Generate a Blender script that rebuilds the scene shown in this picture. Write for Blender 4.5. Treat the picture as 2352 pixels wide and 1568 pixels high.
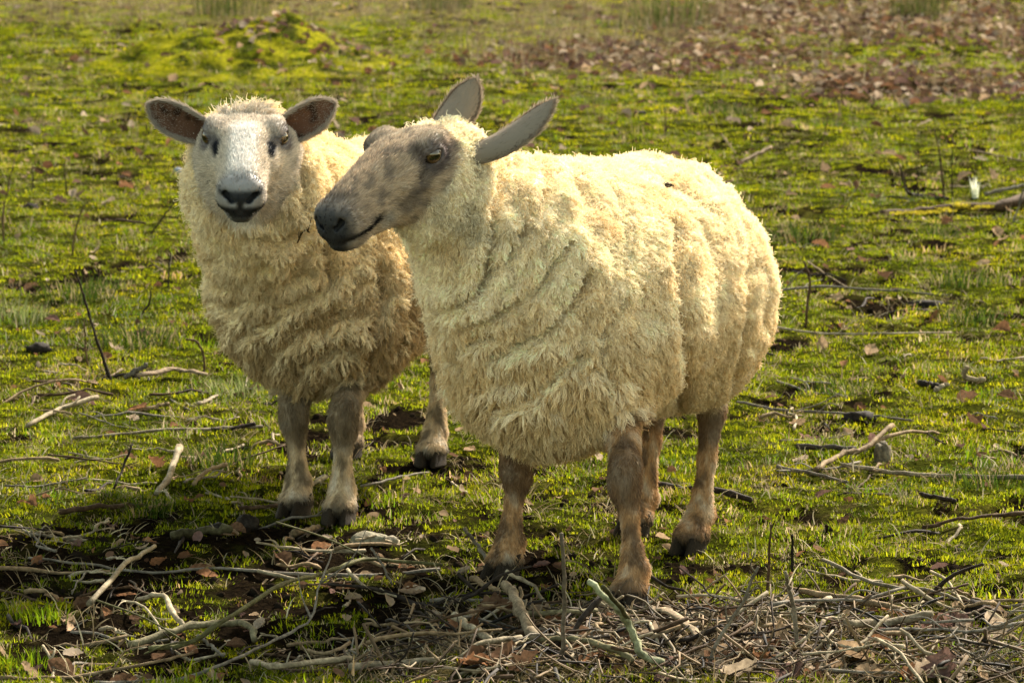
import bpy, math, random
import numpy as np
from mathutils import Vector, Matrix

# ------------------------------------------------------------------ camera, sky, sun, exposure
scene = bpy.context.scene
for _o in list(bpy.data.objects):
    bpy.data.objects.remove(_o)
COL = scene.collection
CAM_Z, FPX, CX, CY, HOR = 1.35, 9300.0, 1176.0, 784.0, -500.0
PITCH = math.atan((CY - HOR) / FPX)
cam_data = bpy.data.cameras.new('camera')
cam = bpy.data.objects.new('camera', cam_data)
COL.objects.link(cam)
cam.location = (0, 0, CAM_Z)
cam.rotation_euler = (math.pi / 2 - PITCH, 0, 0)
cam_data.sensor_width = 36.0
cam_data.lens = FPX / 2352.0 * 36.0
cam_data.clip_end = 2000.0
cam_data.dof.use_dof = True
cam_data.dof.focus_distance = 6.75
cam_data.dof.aperture_fstop = 16.0
scene.camera = cam

SUN_AZ, SUN_EL = math.radians(32), math.radians(38)      # azimuth measured from +Y (view direction) towards +X
world = bpy.data.worlds.new('World')
scene.world = world
world.use_nodes = True
wn = world.node_tree
wn.nodes.clear()
sky = wn.nodes.new('ShaderNodeTexSky')
sky.sky_type = 'NISHITA'
sky.sun_disc = False
sky.sun_elevation = SUN_EL
sky.sun_rotation = SUN_AZ
sky.air_density, sky.dust_density, sky.ozone_density = 1.0, 1.6, 1.0
bg = wn.nodes.new('ShaderNodeBackground')
bg.inputs['Strength'].default_value = 0.15
wo = wn.nodes.new('ShaderNodeOutputWorld')
wb = wn.nodes.new('ShaderNodeMix')            # warm white balance of the photograph
wb.data_type, wb.blend_type = 'RGBA', 'MULTIPLY'
wb.inputs[0].default_value = 1.0
wb.inputs[7].default_value = (1.0, .85, .55, 1)
wn.links.new(sky.outputs[0], wb.inputs[6])
wn.links.new(wb.outputs[2], bg.inputs[0])
wn.links.new(bg.outputs[0], wo.inputs[0])

sun_data = bpy.data.lights.new('sun', 'SUN')
sun_data.energy = 4.0
sun_data.angle = math.radians(0.5)
sun_data.color = (1.0, 0.95, 0.85)
sun = bpy.data.objects.new('sun', sun_data)
COL.objects.link(sun)
sun_dir = Vector((math.sin(SUN_AZ) * math.cos(SUN_EL), math.cos(SUN_AZ) * math.cos(SUN_EL), math.sin(SUN_EL)))
sun.rotation_euler = sun_dir.to_track_quat('Z', 'Y').to_euler()

vs = scene.view_settings
vs.view_transform = 'Standard'
vs.look = 'None'
vs.exposure = 2.0
vs.gamma = 1.0
vs.use_curve_mapping = False
scene.render.engine = 'CYCLES'
scene.cycles.max_bounces = 8
scene.cycles.transparent_max_bounces = 8

# ------------------------------------------------------------------ small tools
rng = np.random.default_rng(7)
random.seed(7)
_fw = np.array([0, math.cos(PITCH), -math.sin(PITCH)])
_up = np.array([0, math.sin(PITCH), math.cos(PITCH)])
_rt = np.array([1.0, 0, 0])
_c = np.array([0, 0, CAM_Z])

def ray(ox, oy):
    return _rt * ((ox - CX) / FPX) + _up * ((CY - oy) / FPX) + _fw

def gp(ox, oy, z=0.0):
    """ground point (height z) seen in direction ox, oy"""
    r = ray(ox, oy)
    return _c + r * ((z - CAM_Z) / r[2])

def pp(ox, oy, y):
    """point in direction ox, oy at distance y along the view"""
    r = ray(ox, oy)
    return _c + r * (y / r[1])

def proj(P):
    q = np.asarray(P) - _c
    d = q @ _fw
    return np.column_stack([CX + FPX * (q @ _rt) / d, CY - FPX * (q @ _up) / d])

def poly_dist(p, line):
    best = np.full(len(p), 1e9)
    for a, b in zip(line[:-1], line[1:]):
        a, b = np.asarray(a, float), np.asarray(b, float)
        t = np.clip(((p - a) @ (b - a)) / ((b - a) @ (b - a)), 0, 1)
        best = np.minimum(best, np.linalg.norm(p - a - t[:, None] * (b - a), axis=1))
    return best

def _hash(ix, iy, iz, seed):
    h = (ix.astype(np.uint32) * np.uint32(374761393) + iy.astype(np.uint32) * np.uint32(668265263)
         + iz.astype(np.uint32) * np.uint32(2246822519) + np.uint32(seed * 3266489917 % 4294967296))
    h ^= h >> np.uint32(13)
    h *= np.uint32(1274126177)
    h ^= h >> np.uint32(16)
    h *= np.uint32(2654435769)
    h ^= h >> np.uint32(15)
    return h

def noise3(p, freq=1.0, seed=0):
    """gradient noise, about -1..1, p is (n,3)"""
    q = np.asarray(p, np.float64) * freq
    i = np.floor(q).astype(np.int64)
    f = q - i
    u = f * f * f * (f * (f * 6 - 15) + 10)
    out = 0
    for dx in (0, 1):
        for dy in (0, 1):
            for dz in (0, 1):
                h = _hash(i[:, 0] + dx, i[:, 1] + dy, i[:, 2] + dz, seed)
                gx = ((h & np.uint32(1023)).astype(np.float64) / 511.5 - 1)
                gy = (((h >> np.uint32(10)) & np.uint32(1023)).astype(np.float64) / 511.5 - 1)
                gz = (((h >> np.uint32(20)) & np.uint32(1023)).astype(np.float64) / 511.5 - 1)
                d = gx * (f[:, 0] - dx) + gy * (f[:, 1] - dy) + gz * (f[:, 2] - dz)
                w = (u[:, 0] if dx else 1 - u[:, 0]) * (u[:, 1] if dy else 1 - u[:, 1]) * (u[:, 2] if dz else 1 - u[:, 2])
                out = out + w * d
    return out * 1.3

def fbm(p, freq=1.0, octv=4, seed=0, gain=0.5):
    a, s, t = 1.0, 0.0, 0.0
    for o in range(octv):
        s = s + a * noise3(p, freq * 2.03 ** o, seed + o * 17)
        t += a
        a *= gain
    return s / t

def sstep(a, b, x):
    t = np.clip((x - a) / (b - a), 0, 1)
    return t * t * (3 - 2 * t)

def mixc(c0, c1, t):
    t = np.asarray(t)[..., None]
    return np.asarray(c0) * (1 - t) + np.asarray(c1) * t

def mesh_from(name, V, faces, cols=None, smooth=True):
    """faces: (m,4) or (m,3) array, or a list of those"""
    me = bpy.data.meshes.new(name)
    fl = faces if isinstance(faces, list) else [faces]
    fl = [np.asarray(f, np.int32) for f in fl if len(f)]
    loops = np.concatenate([f.ravel() for f in fl])
    tot = np.concatenate([np.full(len(f), f.shape[1], np.int32) for f in fl])
    start = np.concatenate([[0], np.cumsum(tot)[:-1]]).astype(np.int32)
    me.vertices.add(len(V))
    me.vertices.foreach_set('co', np.asarray(V, np.float32).ravel())
    me.loops.add(len(loops))
    me.loops.foreach_set('vertex_index', loops.astype(np.int32))
    me.polygons.add(len(tot))
    me.polygons.foreach_set('loop_start', start)
    me.polygons.foreach_set('loop_total', tot)
    me.update(calc_edges=True)
    me.polygons.foreach_set('use_smooth', np.full(len(tot), smooth))
    if cols is not None:
        at = me.color_attributes.new('Col', 'FLOAT_COLOR', 'POINT')
        c4 = np.ones((len(V), 4), np.float32)
        c4[:, :3] = cols
        at.data.foreach_set('color', c4.ravel())
    me.validate()
    return me

def link(name, data, mat=None, parent=None):
    o = bpy.data.objects.new(name, data)
    COL.objects.link(o)
    if mat is not None and data is not None:
        data.materials.append(mat)
    if parent is not None:
        o.parent = parent
    return o

def tag(o, label=None, cat=None, group=None, kind=None):
    for k, v in (('label', label), ('category', cat), ('group', group), ('kind', kind)):
        if v:
            o[k] = v
    return o

def empty(name, loc, rz=0.0):
    o = bpy.data.objects.new(name, None)
    o.empty_display_size = 0.1
    COL.objects.link(o)
    o.location = loc
    o.rotation_euler = (0, 0, rz)
    return o

class NT:
    """short-hand for building node trees"""
    def __init__(self, name):
        self.m = bpy.data.materials.new(name)
        self.m.use_nodes = True
        self.t = self.m.node_tree
        self.t.nodes.clear()
        self.out = self.n('ShaderNodeOutputMaterial')
    def n(self, kind, **kw):
        nd = self.t.nodes.new(kind)
        for k, v in kw.items():
            if k.startswith('i_'):
                nd.inputs[k[2:].replace('_', ' ')].default_value = v
            else:
                setattr(nd, k, v)
        return nd
    def l(self, a, b):
        self.t.links.new(a, b)
    def attr(self, name='Col'):
        return self.n('ShaderNodeAttribute', attribute_name=name)
    def noise(self, scale, detail=4, rough=0.55, vec=None):
        nd = self.n('ShaderNodeTexNoise')
        nd.inputs['Scale'].default_value = scale
        nd.inputs['Detail'].default_value = detail
        nd.inputs['Roughness'].default_value = rough
        if vec is not None:
            self.l(vec, nd.inputs['Vector'])
        return nd
    def ramp(self, src, stops):
        nd = self.n('ShaderNodeValToRGB')
        e = nd.color_ramp.elements
        while len(e) < len(stops):
            e.new(0.5)
        for el, (p, c) in zip(e, stops):
            el.position = p
            el.color = c if len(c) == 4 else (*c, 1)
        self.l(src, nd.inputs[0])
        return nd
    def mix(self, a, b, fac, mode='MIX'):
        nd = self.n('ShaderNodeMix', data_type='RGBA', blend_type=mode)
        for s, v in ((nd.inputs[6], a), (nd.inputs[7], b), (nd.inputs[0], fac)):
            if hasattr(v, 'is_output'):
                self.l(v, s)
            else:
                s.default_value = v if not isinstance(v, tuple) or len(v) == 4 else (*v, 1)
        return nd.outputs[2]
    def leafy(self, col, rough=0.6, trans=0.45, spec=0.3, bump=None):
        """diffuse + translucent surface"""
        p = self.n('ShaderNodeBsdfPrincipled')
        p.inputs['Roughness'].default_value = rough
        p.inputs['Specular IOR Level'].default_value = spec
        tr = self.n('ShaderNodeBsdfTranslucent')
        mx = self.n('ShaderNodeMixShader')
        mx.inputs[0].default_value = trans
        if hasattr(col, 'is_output'):
            self.l(col, p.inputs['Base Color'])
            self.l(col, tr.inputs['Color'])
        else:
            p.inputs['Base Color'].default_value = (*col, 1)
            tr.inputs['Color'].default_value = (*col, 1)
        if bump is not None:
            self.l(bump, p.inputs['Normal'])
        self.l(p.outputs[0], mx.inputs[1])
        self.l(tr.outputs[0], mx.inputs[2])
        self.l(mx.outputs[0], self.out.inputs[0])
        return p
    def solid(self, col, rough=0.7, spec=0.3, bump=None):
        p = self.n('ShaderNodeBsdfPrincipled')
        p.inputs['Roughness'].default_value = rough
        p.inputs['Specular IOR Level'].default_value = spec
        if hasattr(col, 'is_output'):
            self.l(col, p.inputs['Base Color'])
        else:
            p.inputs['Base Color'].default_value = (*col, 1)
        if bump is not None:
            self.l(bump, p.inputs['Normal'])
        self.l(p.outputs[0], self.out.inputs[0])
        return p
    def bump(self, height, strength=0.5, dist=0.01):
        b = self.n('ShaderNodeBump')
        b.inputs['Strength'].default_value = strength
        b.inputs['Distance'].default_value = dist
        self.l(height, b.inputs['Height'])
        return b.outputs[0]

# ------------------------------------------------------------------ the field: zones, ground sheet, mound
def ell_zone(P, ox, oy, rx, ry):
    """weight of a patch whose centre and half-sizes are given as seen in the photograph"""
    c = gp(ox, oy)
    sx = rx / FPX * c[1]
    sy = abs(gp(ox, oy - ry)[1] - gp(ox, oy + ry)[1]) * .5
    d = np.hypot((P[:, 0] - c[0]) / sx, (P[:, 1] - c[1]) / sy)
    return d

def zone(P, items, soft=.55, seed=0, wob=.45):
    n = fbm(P * np.array([1, .55, 1]), 2.2, 4, seed)
    w = np.zeros(len(P))
    for it in items:
        d = ell_zone(P, *it[:4]) + wob * n
        w = np.maximum(w, (1 - sstep(1 - soft, 1 + soft * .5, d)) * (it[4] if len(it) > 4 else 1))
    return w

MUD = [(420, 1290, 760, 120), (330, 1470, 480, 110, .85), (980, 1290, 480, 130), (1330, 1150, 180, 50, .7), (700, 1420, 500, 80, .9),
       (2010, 695, 110, 26), (2260, 715, 50, 20), (1560, 1290, 160, 60, .6), (2240, 1400, 70, 40), (1900, 1330, 160, 30, .4), (1820, 540, 60, 14, .6),
       (450, 140, 330, 10, .4), (2100, 200, 240, 22, .6), (1900, 1180, 80, 24, .5), (1290, 1030, 120, 30, .4), (620, 1010, 60, 20, .3)]
STALK = [(1650, 1475, 720, 100), (1150, 1520, 420, 90, .8), (2200, 1540, 260, 60, .8)]
LEAFZ = [(1480, 130, 420, 42), (2080, 190, 380, 45, .9), (1950, 40, 520, 60), (700, 150, 240, 30, .6), (2330, 60, 200, 90)]
TANZ = [(700, 10, 900, 45), (1400, 50, 500, 60, .9), (250, 25, 300, 35, .5), (1250, 110, 260, 50, .7)]

def patches(P):
    P = np.column_stack([P[:, 0], P[:, 1], np.zeros(len(P))])
    n1 = fbm(P * np.array([1, .6, 1]), 1.6, 4, 11)
    n2 = fbm(P * np.array([1, .7, 1]), 5.5, 3, 12)
    mud = zone(P, MUD, .6, 21)
    n3 = fbm(P * np.array([1, .75, 1]), 13, 3, 13)
    mud = np.clip(mud * (.40 + 1.3 * sstep(-.28, .22, n2 * .6 + n3 * .7)), 0, 1)
    mud = np.maximum(mud, sstep(.01, .12, n1 * .35 + n2 * .40 + n3 * .42) * .95)
    stalk = zone(P, STALK, .5, 22)
    leaf = zone(P, LEAFZ, .6, 23)
    tan = zone(P, TANZ, .6, 24)
    far = sstep(26, 34, P[:, 1])
    return mud * (1 - far), stalk, leaf, tan, n1, n2

MOUND_C = gp(560, 150)
MOUND_R = (410 / FPX * MOUND_C[1], 1.15)
feet_px = [(1448, 1388), (1162, 1318), (1590, 1262), (1462, 1222), (782, 1194), (681, 1178), (992, 1062), (800, 1045)]
feet_w = np.array([gp(*p)[:2] for p in feet_px])

def height(x, y, mud=None):
    P = np.column_stack([x, y, np.zeros(len(x))])
    z = .022 * fbm(P, 1.1, 3, 31) + .030 * fbm(P, 5.5, 3, 32) + .011 * fbm(P, 17, 2, 36)
    if mud is not None:
        z = z + mud * (.016 * fbm(P, 11, 3, 33) - .010) + mud * .010 * (.35 - np.abs(noise3(P, 26, 34)))
    z = z + .003 * fbm(P, 40, 2, 35)
    for f in feet_w:
        w = np.exp(-((x - f[0]) ** 2 + (y - f[1]) ** 2) / .07 ** 2)
        z = z * (1 - w) - .004 * w
    return z

def ground_z(x, y):
    x, y = np.atleast_1d(np.asarray(x, float)), np.atleast_1d(np.asarray(y, float))
    return height(x, y, patches(np.column_stack([x, y]))[0])

rows = [4.3]
while rows[-1] < 36:
    rows.append(rows[-1] + .0135 * (rows[-1] / 6) ** 1.45)
r = rows[-1]
st = .25
while r < 420:
    st *= 1.35
    r += st
    rows.append(r)
r, st, pre = 4.3, .03, []
while r > -60:
    st *= 1.5
    r -= st
    pre.append(r)
rows = np.array(pre[::-1] + rows)
u = np.linspace(-1, 1, 371)
ex = [1.0]
st = .02
while ex[-1] < 40:
    st *= 1.7
    ex.append(ex[-1] + st)
u = np.concatenate([-np.array(ex[:0:-1]), u, np.array(ex[1:])])
hw = .155 * np.clip(rows, 4.3, 36) + 1.15
GX = hw[:, None] * u[None, :]
GY = np.broadcast_to(rows[:, None], GX.shape)
gxy = np.column_stack([GX.ravel(), GY.ravel()])
mud, stalk, leafw, tan, n1, n2 = patches(gxy)
gz = height(gxy[:, 0], gxy[:, 1], mud)
nr, nc = GX.shape
ii = (np.arange(nr - 1)[:, None] * nc + np.arange(nc - 1)[None, :]).ravel()
GQ = np.stack([ii, ii + 1, ii + nc + 1, ii + nc], 1)
P3 = np.column_stack([gxy, np.zeros(len(gxy))])
gcol = mixc((.026, .030, .004), (.055, .052, .008), sstep(-.25, .35, n2))
gcol = mixc(gcol, (.018, .022, .004), sstep(.0, .5, -n1) * .6)
gcol = mixc(gcol, (.085, .065, .028), sstep(.15, .5, fbm(P3, 9, 3, 41)) * .5)
gcol = mixc(gcol, (.14, .11, .055), tan * .75)
gcol = mixc(gcol, (.06, .036, .020), leafw * .8)
gcol = mixc(gcol, (.008, .0056, .0036), np.clip(mud * 1.15, 0, 1))
gcol = mixc(gcol, (.040, .028, .016), stalk * .8)
g = NT('turf_and_mud')
ga = g.attr()
geo = g.n('ShaderNodeNewGeometry')
gn1 = g.noise(70, 6, .65, geo.outputs['Position'])
gn2 = g.noise(300, 4, .6, geo.outputs['Position'])
gr1 = g.ramp(gn1.outputs['Fac'], [(.32, (.35, .33, .30)), (.5, (.9, .9, .9)), (.68, (1.7, 1.6, 1.25))])
gr2 = g.ramp(gn2.outputs['Fac'], [(.3, (.55, .55, .55)), (.7, (1.4, 1.4, 1.35))])
gc = g.mix(g.mix(ga.outputs['Color'], gr1.outputs[0], 1.0, 'MULTIPLY'), gr2.outputs[0], 1.0, 'MULTIPLY')
g.solid(gc, .9, 0.0, g.bump(gn1.outputs['Fac'], .9, .02))
ground = link('ground', mesh_from('ground', np.column_stack([gxy, gz]), GQ, gcol), g.m)
tag(ground, kind='structure')

# low moss-grown mound at the back
mr, ma = 46, 120
rr, aa = np.meshgrid(np.linspace(0, 1, mr), np.linspace(0, 2 * np.pi, ma, endpoint=False), indexing='ij')
mx, my = MOUND_R[0] * rr * np.cos(aa), MOUND_R[1] * rr * np.sin(aa)
MP = np.column_stack([mx.ravel() + MOUND_C[0], my.ravel() + MOUND_C[1], np.zeros(mx.size)])
def mound_z(x, y):
    q = np.hypot((x - MOUND_C[0]) / MOUND_R[0], (y - MOUND_C[1]) / MOUND_R[1])
    P = np.column_stack([x, y, np.zeros(len(x))])
    lop = 1 + .45 * np.clip((x - MOUND_C[0]) / MOUND_R[0], -1, 1) * (1 - q)
    return (.19 * (1 - sstep(.10, 1.0, q)) * lop + .09 * fbm(P, 2.2, 3, 61) * (1 - sstep(.6, 1, q)) + .050 * fbm(P, 7, 3, 62) * (1 - sstep(.7, 1, q))) - .05 * sstep(.86, 1.0, q)
mz = mound_z(MP[:, 0], MP[:, 1])
k0 = (np.arange(mr - 1)[:, None] * ma + np.arange(ma)[None, :])
k1 = (np.arange(mr - 1)[:, None] * ma + (np.arange(ma)[None, :] + 1) % ma)
MQ = np.stack([k0.ravel(), k0.ravel() + ma, k1.ravel() + ma, k1.ravel()], 1)
mcol = mixc((.19, .18, .011), (.036, .042, .007), sstep(-.16, .18, fbm(MP, 7, 3, 63)))
mcol = mixc(mcol, (.05, .036, .02), sstep(.2, .4, fbm(MP, 9, 3, 64)) * .8)
MV = np.column_stack([MP[:, 0] - MOUND_C[0], MP[:, 1] - MOUND_C[1], mz])
mound = link('moss_mound', mesh_from('moss_mound', MV, MQ, mcol), g.m)
mound.location = (MOUND_C[0], MOUND_C[1], 0)
tag(mound, 'low mound of bright yellow green moss littered with dead leaves', 'mound')

# ------------------------------------------------------------------ scattering with geometry nodes (ground cover only)
_src = bpy.data.collections.new('cover_sources')
def scatter(name, P, scale, tint, meshes, mat, seed, tilt=.25, parent=None, up=None):
    n = len(P)
    r = np.random.default_rng(seed)
    col = bpy.data.collections.new(name + '_kinds')
    for i, m in enumerate(meshes):
        o = bpy.data.objects.new('%s_kind' % name, m)
        m.materials.append(mat)
        col.objects.link(o)
    me = bpy.data.meshes.new(name)
    me.vertices.add(n)
    me.vertices.foreach_set('co', np.asarray(P, np.float32).ravel())
    rot = np.column_stack([r.normal(size=n) * tilt, r.normal(size=n) * tilt, r.uniform(0, 6.283, n)])
    for nm, ty, key, v in (('rotv', 'FLOAT_VECTOR', 'vector', rot), ('scl', 'FLOAT', 'value', scale), ('pick', 'INT', 'value', r.integers(0, len(meshes), n))):
        a = me.attributes.new(nm, ty, 'POINT')
        a.data.foreach_set(key, np.asarray(v, np.int32 if ty == 'INT' else np.float32).ravel())
    a = me.attributes.new('tint', 'FLOAT_COLOR', 'POINT')
    c4 = np.ones((n, 4), np.float32)
    c4[:, :3] = tint
    a.data.foreach_set('color', c4.ravel())
    ob = link(name, me, mat, parent)
    ng = bpy.data.node_groups.new(name, 'GeometryNodeTree')
    ng.interface.new_socket('Geometry', in_out='INPUT', socket_type='NodeSocketGeometry')
    ng.interface.new_socket('Geometry', in_out='OUTPUT', socket_type='NodeSocketGeometry')
    N = ng.nodes.new
    gi, go = N('NodeGroupInput'), N('NodeGroupOutput')
    ip, ci = N('GeometryNodeInstanceOnPoints'), N('GeometryNodeCollectionInfo')
    ci.inputs['Collection'].default_value = col
    ci.inputs['Separate Children'].default_value = True
    ci.inputs['Reset Children'].default_value = True
    ip.inputs['Pick Instance'].default_value = True
    def na(nm, ty):
        a = N('GeometryNodeInputNamedAttribute')
        a.data_type = ty
        a.inputs['Name'].default_value = nm
        return a.outputs['Attribute']
    L = ng.links.new
    L(gi.outputs[0], ip.inputs['Points'])
    L(ci.outputs[0], ip.inputs['Instance'])
    L(na('pick', 'INT'), ip.inputs['Instance Index'])
    L(na('scl', 'FLOAT'), ip.inputs['Scale'])
    e2r = N('FunctionNodeEulerToRotation')
    L(na('rotv', 'FLOAT_VECTOR'), e2r.inputs[0])
    L(e2r.outputs[0], ip.inputs['Rotation'])
    L(ip.outputs[0], go.inputs[0])
    md = ob.modifiers.new('cover', 'NODES')
    md.node_group = ng
    return ob

def blades(n, rad, l0, l1, w, bend, seed, lean=.5, cols=None, flat=0.0):
    """a patch of n grass blades; returns a mesh"""
    r = np.random.default_rng(seed)
    V, Q, T, C = [], [], [], []
    for i in range(n):
        a, d = r.uniform(0, 6.283), rad * math.sqrt(r.uniform())
        b = np.array([d * math.cos(a), d * math.sin(a), -.004])
        az = r.uniform(0, 6.283) if r.uniform() < .5 else a + r.normal() * .6
        out = np.array([math.cos(az), math.sin(az), 0])
        sd = np.array([-out[1], out[0], 0]) * (w * r.uniform(.6, 1.3) * .5)
        L = r.uniform(l0, l1)
        le = lean * r.uniform(.1, 1.3)
        k = len(V)
        p = b.copy()
        ang = le * .5 + flat
        pts = [b]
        for j in range(3):
            p = p + (np.array([0, 0, 1.0]) * math.cos(ang) + out * math.sin(ang)) * (L / 3)
            pts.append(p)
            ang += bend * r.uniform(.2, 1.0)
        for j, f in ((0, 1), (1, .9), (2, .65)):
            V += [pts[j] - sd * f, pts[j] + sd * f]
        V.append(pts[3])
        Q += [(k, k + 1, k + 3, k + 2), (k + 2, k + 3, k + 5, k + 4)]
        T.append((k + 4, k + 5, k + 6))
        c = cols[r.integers(len(cols))]
        f = r.uniform(.75, 1.25)
        C += [tuple(np.array(c) * f)] * 7
    return mesh_from('blades', np.array(V), [np.array(Q), np.array(T)], np.array(C))

def cover_mat(name, trans):
    m = NT(name)
    a = m.attr()
    t = m.n('ShaderNodeAttribute', attribute_name='tint', attribute_type='INSTANCER')
    m.leafy(m.mix(a.outputs['Color'], t.outputs['Color'], 1.0, 'MULTIPLY'), .6, trans, 0.0)
    return m.m
M_GRASS = cover_mat('grass_blade', .5)
M_STRAW = cover_mat('dead_blade', .3)

def spots(n, y0, y1, r, p_near=1.0):
    """random ground points, denser near; covers the view with a margin"""
    u = r.random(n)
    y = (y0 ** (1 - p_near) * (1 - u) + y1 ** (1 - p_near) * u) ** (1 / (1 - p_near)) if p_near != 1 else y0 * (y1 / y0) ** u
    x = (r.random(n) * 2 - 1) * (.137 * y + .45)
    return np.column_stack([x, y])

def place(xy):
    z = ground_z(xy[:, 0], xy[:, 1])
    q = np.hypot((xy[:, 0] - MOUND_C[0]) / MOUND_R[0], (xy[:, 1] - MOUND_C[1]) / MOUND_R[1])
    m = q < .97
    if m.any():
        z[m] = np.maximum(z[m], mound_z(xy[m, 0], xy[m, 1]))
    return np.column_stack([xy, z])

GREEN = [(0.102, 0.158, 0.004836), (0.133, 0.1761, 0.005803), (0.1773, 0.1986, 0.006768), (0.07093, 0.1219, 0.005803)]
MOSSC = [(0.2008, 0.2121, 0.005803), (0.1623, 0.185, 0.005803), (0.2477, 0.2348, 0.008706), (0.1111, 0.1354, 0.004836)]
STRAWC = [(0.315, 0.255, 0.15), (0.2475, 0.1875, 0.105), (0.375, 0.3225, 0.21), (0.1875, 0.135, 0.075)]
r2 = np.random.default_rng(77)

xy = spots(44000, 4.7, 33, r2)
mud, stalk, leafw, tan, n1, n2 = patches(xy)
keep = r2.random(len(xy)) > np.clip(mud * .93 + stalk * .80 + leafw * .60 + tan * .35, 0, .97)
xy, n1, n2, mud = xy[keep], n1[keep], n2[keep], mud[keep]
d = xy[:, 1]
sc = r2.uniform(.55, 1.15, len(xy)) * (.45 + 1.25 * sstep(-.15, .4, n2)) * (1 + .55 * sstep(9, 24, d)) * (1 - .3 * mud)
tint = mixc((1.0, 1.0, 1.0), (1.45, 1.15, .9), sstep(-.1, .4, fbm(np.column_stack([xy, 0 * d]), 3.5, 3, 91)))
tint = mixc(tint, (.42, .55, .6), sstep(.0, .28, -n1) * .85)
tint = mixc(tint, (.40, .50, .6), sstep(.05, .30, -n2) * .8) * r2.uniform(.7, 1.25, (len(xy), 1))
scatter('grass', place(xy), sc, tint, [blades(44, .036, .007, .024, .0019, .6, 100 + i, .8, GREEN + MOSSC[:1] + STRAWC[:2]) for i in range(6)], M_GRASS, 5, .15)
bpy.data.objects['grass']['kind'] = 'stuff'

xy = spots(42000, 4.7, 33, r2)
mud, stalk, leafw, tan, n1, n2 = patches(xy)
keep = r2.random(len(xy)) > np.clip(mud * .97 + stalk * .93 + leafw * .75 + tan * .5, 0, .97)
xy, n1, n2 = xy[keep], n1[keep], n2[keep]
d = xy[:, 1]
tint = mixc((.95, 1.0, 1.0), (1.45, 1.25, .9), sstep(-.2, .4, fbm(np.column_stack([xy, 0 * d]), 2.5, 3, 95))) * r2.uniform(.65, 1.25, (len(xy), 1))
tint = mixc(tint, (.45, .55, .7), sstep(.05, .30, -n2) * .7)
scatter('moss', place(xy), r2.uniform(.6, 1.2, len(xy)) * (1 + .7 * sstep(9, 24, d)), tint,
        [blades(46, .034, .005, .013, .0024, .4, 200 + i, 1.1, MOSSC) for i in range(5)], M_GRASS, 6, .15)
bpy.data.objects['moss']['kind'] = 'stuff'

xy = spots(15000, 4.7, 33, r2)
mud, stalk, leafw, tan, n1, n2 = patches(xy)
keep = r2.random(len(xy)) < np.clip(.30 + .75 * stalk + .5 * tan + .35 * leafw + .25 * sstep(.1, .4, fbm(np.column_stack([xy, 0 * xy[:, 0]]), 4, 3, 96)), 0, 1) * (1 - .5 * mud)
xy, tan, stalk = xy[keep], tan[keep], stalk[keep]
d = xy[:, 1]
scatter('dead_grass', place(xy), r2.uniform(.6, 1.3, len(xy)) * (1 + .5 * sstep(9, 24, d)), np.ones((len(xy), 3)) * r2.uniform(.55, 1.15, (len(xy), 1)),
        [blades(16, .045, .02, .055, .0020, .5, 300 + i, 1.2, STRAWC, .55) for i in range(5)], M_STRAW, 7, .2)
bpy.data.objects['dead_grass']['kind'] = 'stuff'

# upright dead stems at the back
xy = spots(9000, 15, 34, r2)
tan, leafw = patches(xy)[3], patches(xy)[2]
keep = r2.random(len(xy)) < np.clip(tan * .55 + leafw * .16 + .012, 0, 1)
xy = xy[keep]
scatter('dry_stems', place(xy), r2.uniform(.35, 1.0, len(xy)), np.ones((len(xy), 3)) * r2.uniform(.35, .9, (len(xy), 1)),
        [blades(9, .06, .07, .20, .0030, .22, 400 + i, .35, STRAWC + [(.22, .14, .08)]) for i in range(5)], M_STRAW, 8, .1)
bpy.data.objects['dry_stems']['kind'] = 'stuff'

# crumbs and clods of mud
def clod(seed):
    r = np.random.default_rng(seed)
    nu, nv = 9, 6
    V, Q = [], []
    for j in range(nv + 1):
        th = math.pi * j / nv
        for i in range(nu):
            a = 2 * math.pi * i / nu
            V.append((math.sin(th) * math.cos(a), math.sin(th) * math.sin(a), .6 * math.cos(th)))
    V = np.array(V)
    V = V * (1 + .9 * fbm(V, 1.9, 3, seed))[:, None] * .013
    for j in range(nv):
        for i in range(nu):
            Q.append((j * nu + i, (j + 1) * nu + i, (j + 1) * nu + (i + 1) % nu, j * nu + (i + 1) % nu))
    return mesh_from('clod', V, np.array(Q))
cm = NT('wet_soil')
cn = cm.noise(90, 4)
cr = cm.ramp(cn.outputs['Fac'], [(.35, (.008, .006, .004)), (.7, (.026, .018, .012))])
cm.solid(cr.outputs[0], .85, .0, cm.bump(cn.outputs['Fac'], .5, .005))
M_SOIL = cm.m
xy = spots(34000, 4.7, 26, r2)
mud = patches(xy)[0]
keep = r2.random(len(xy)) < mud * .8
xy = xy[keep]
scatter('mud_crumbs', place(xy), r2.uniform(.2, 1.0, len(xy)) ** 5 * .7 + .13, np.ones((len(xy), 3)), [clod(500 + i) for i in range(6)], M_SOIL, 9, .8)
bpy.data.objects['mud_crumbs']['kind'] = 'stuff'

# ------------------------------------------------------------------ sheep: implicit body -> one continuous mesh
def axis_pts(lo, hi, a, b, fine, coarse):
    """grid coordinates, fine between a and b, growing to coarse outside"""
    pts = list(np.arange(a, b, fine))
    x, h = pts[-1], fine
    right = []
    while x < hi:
        h = min(coarse, h * 1.25)
        x += h
        right.append(x)
    x, h = a, fine
    left = []
    while x > lo:
        h = min(coarse, h * 1.25)
        x -= h
        left.append(x)
    return np.array(left[::-1] + pts + right, np.float32)

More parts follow.
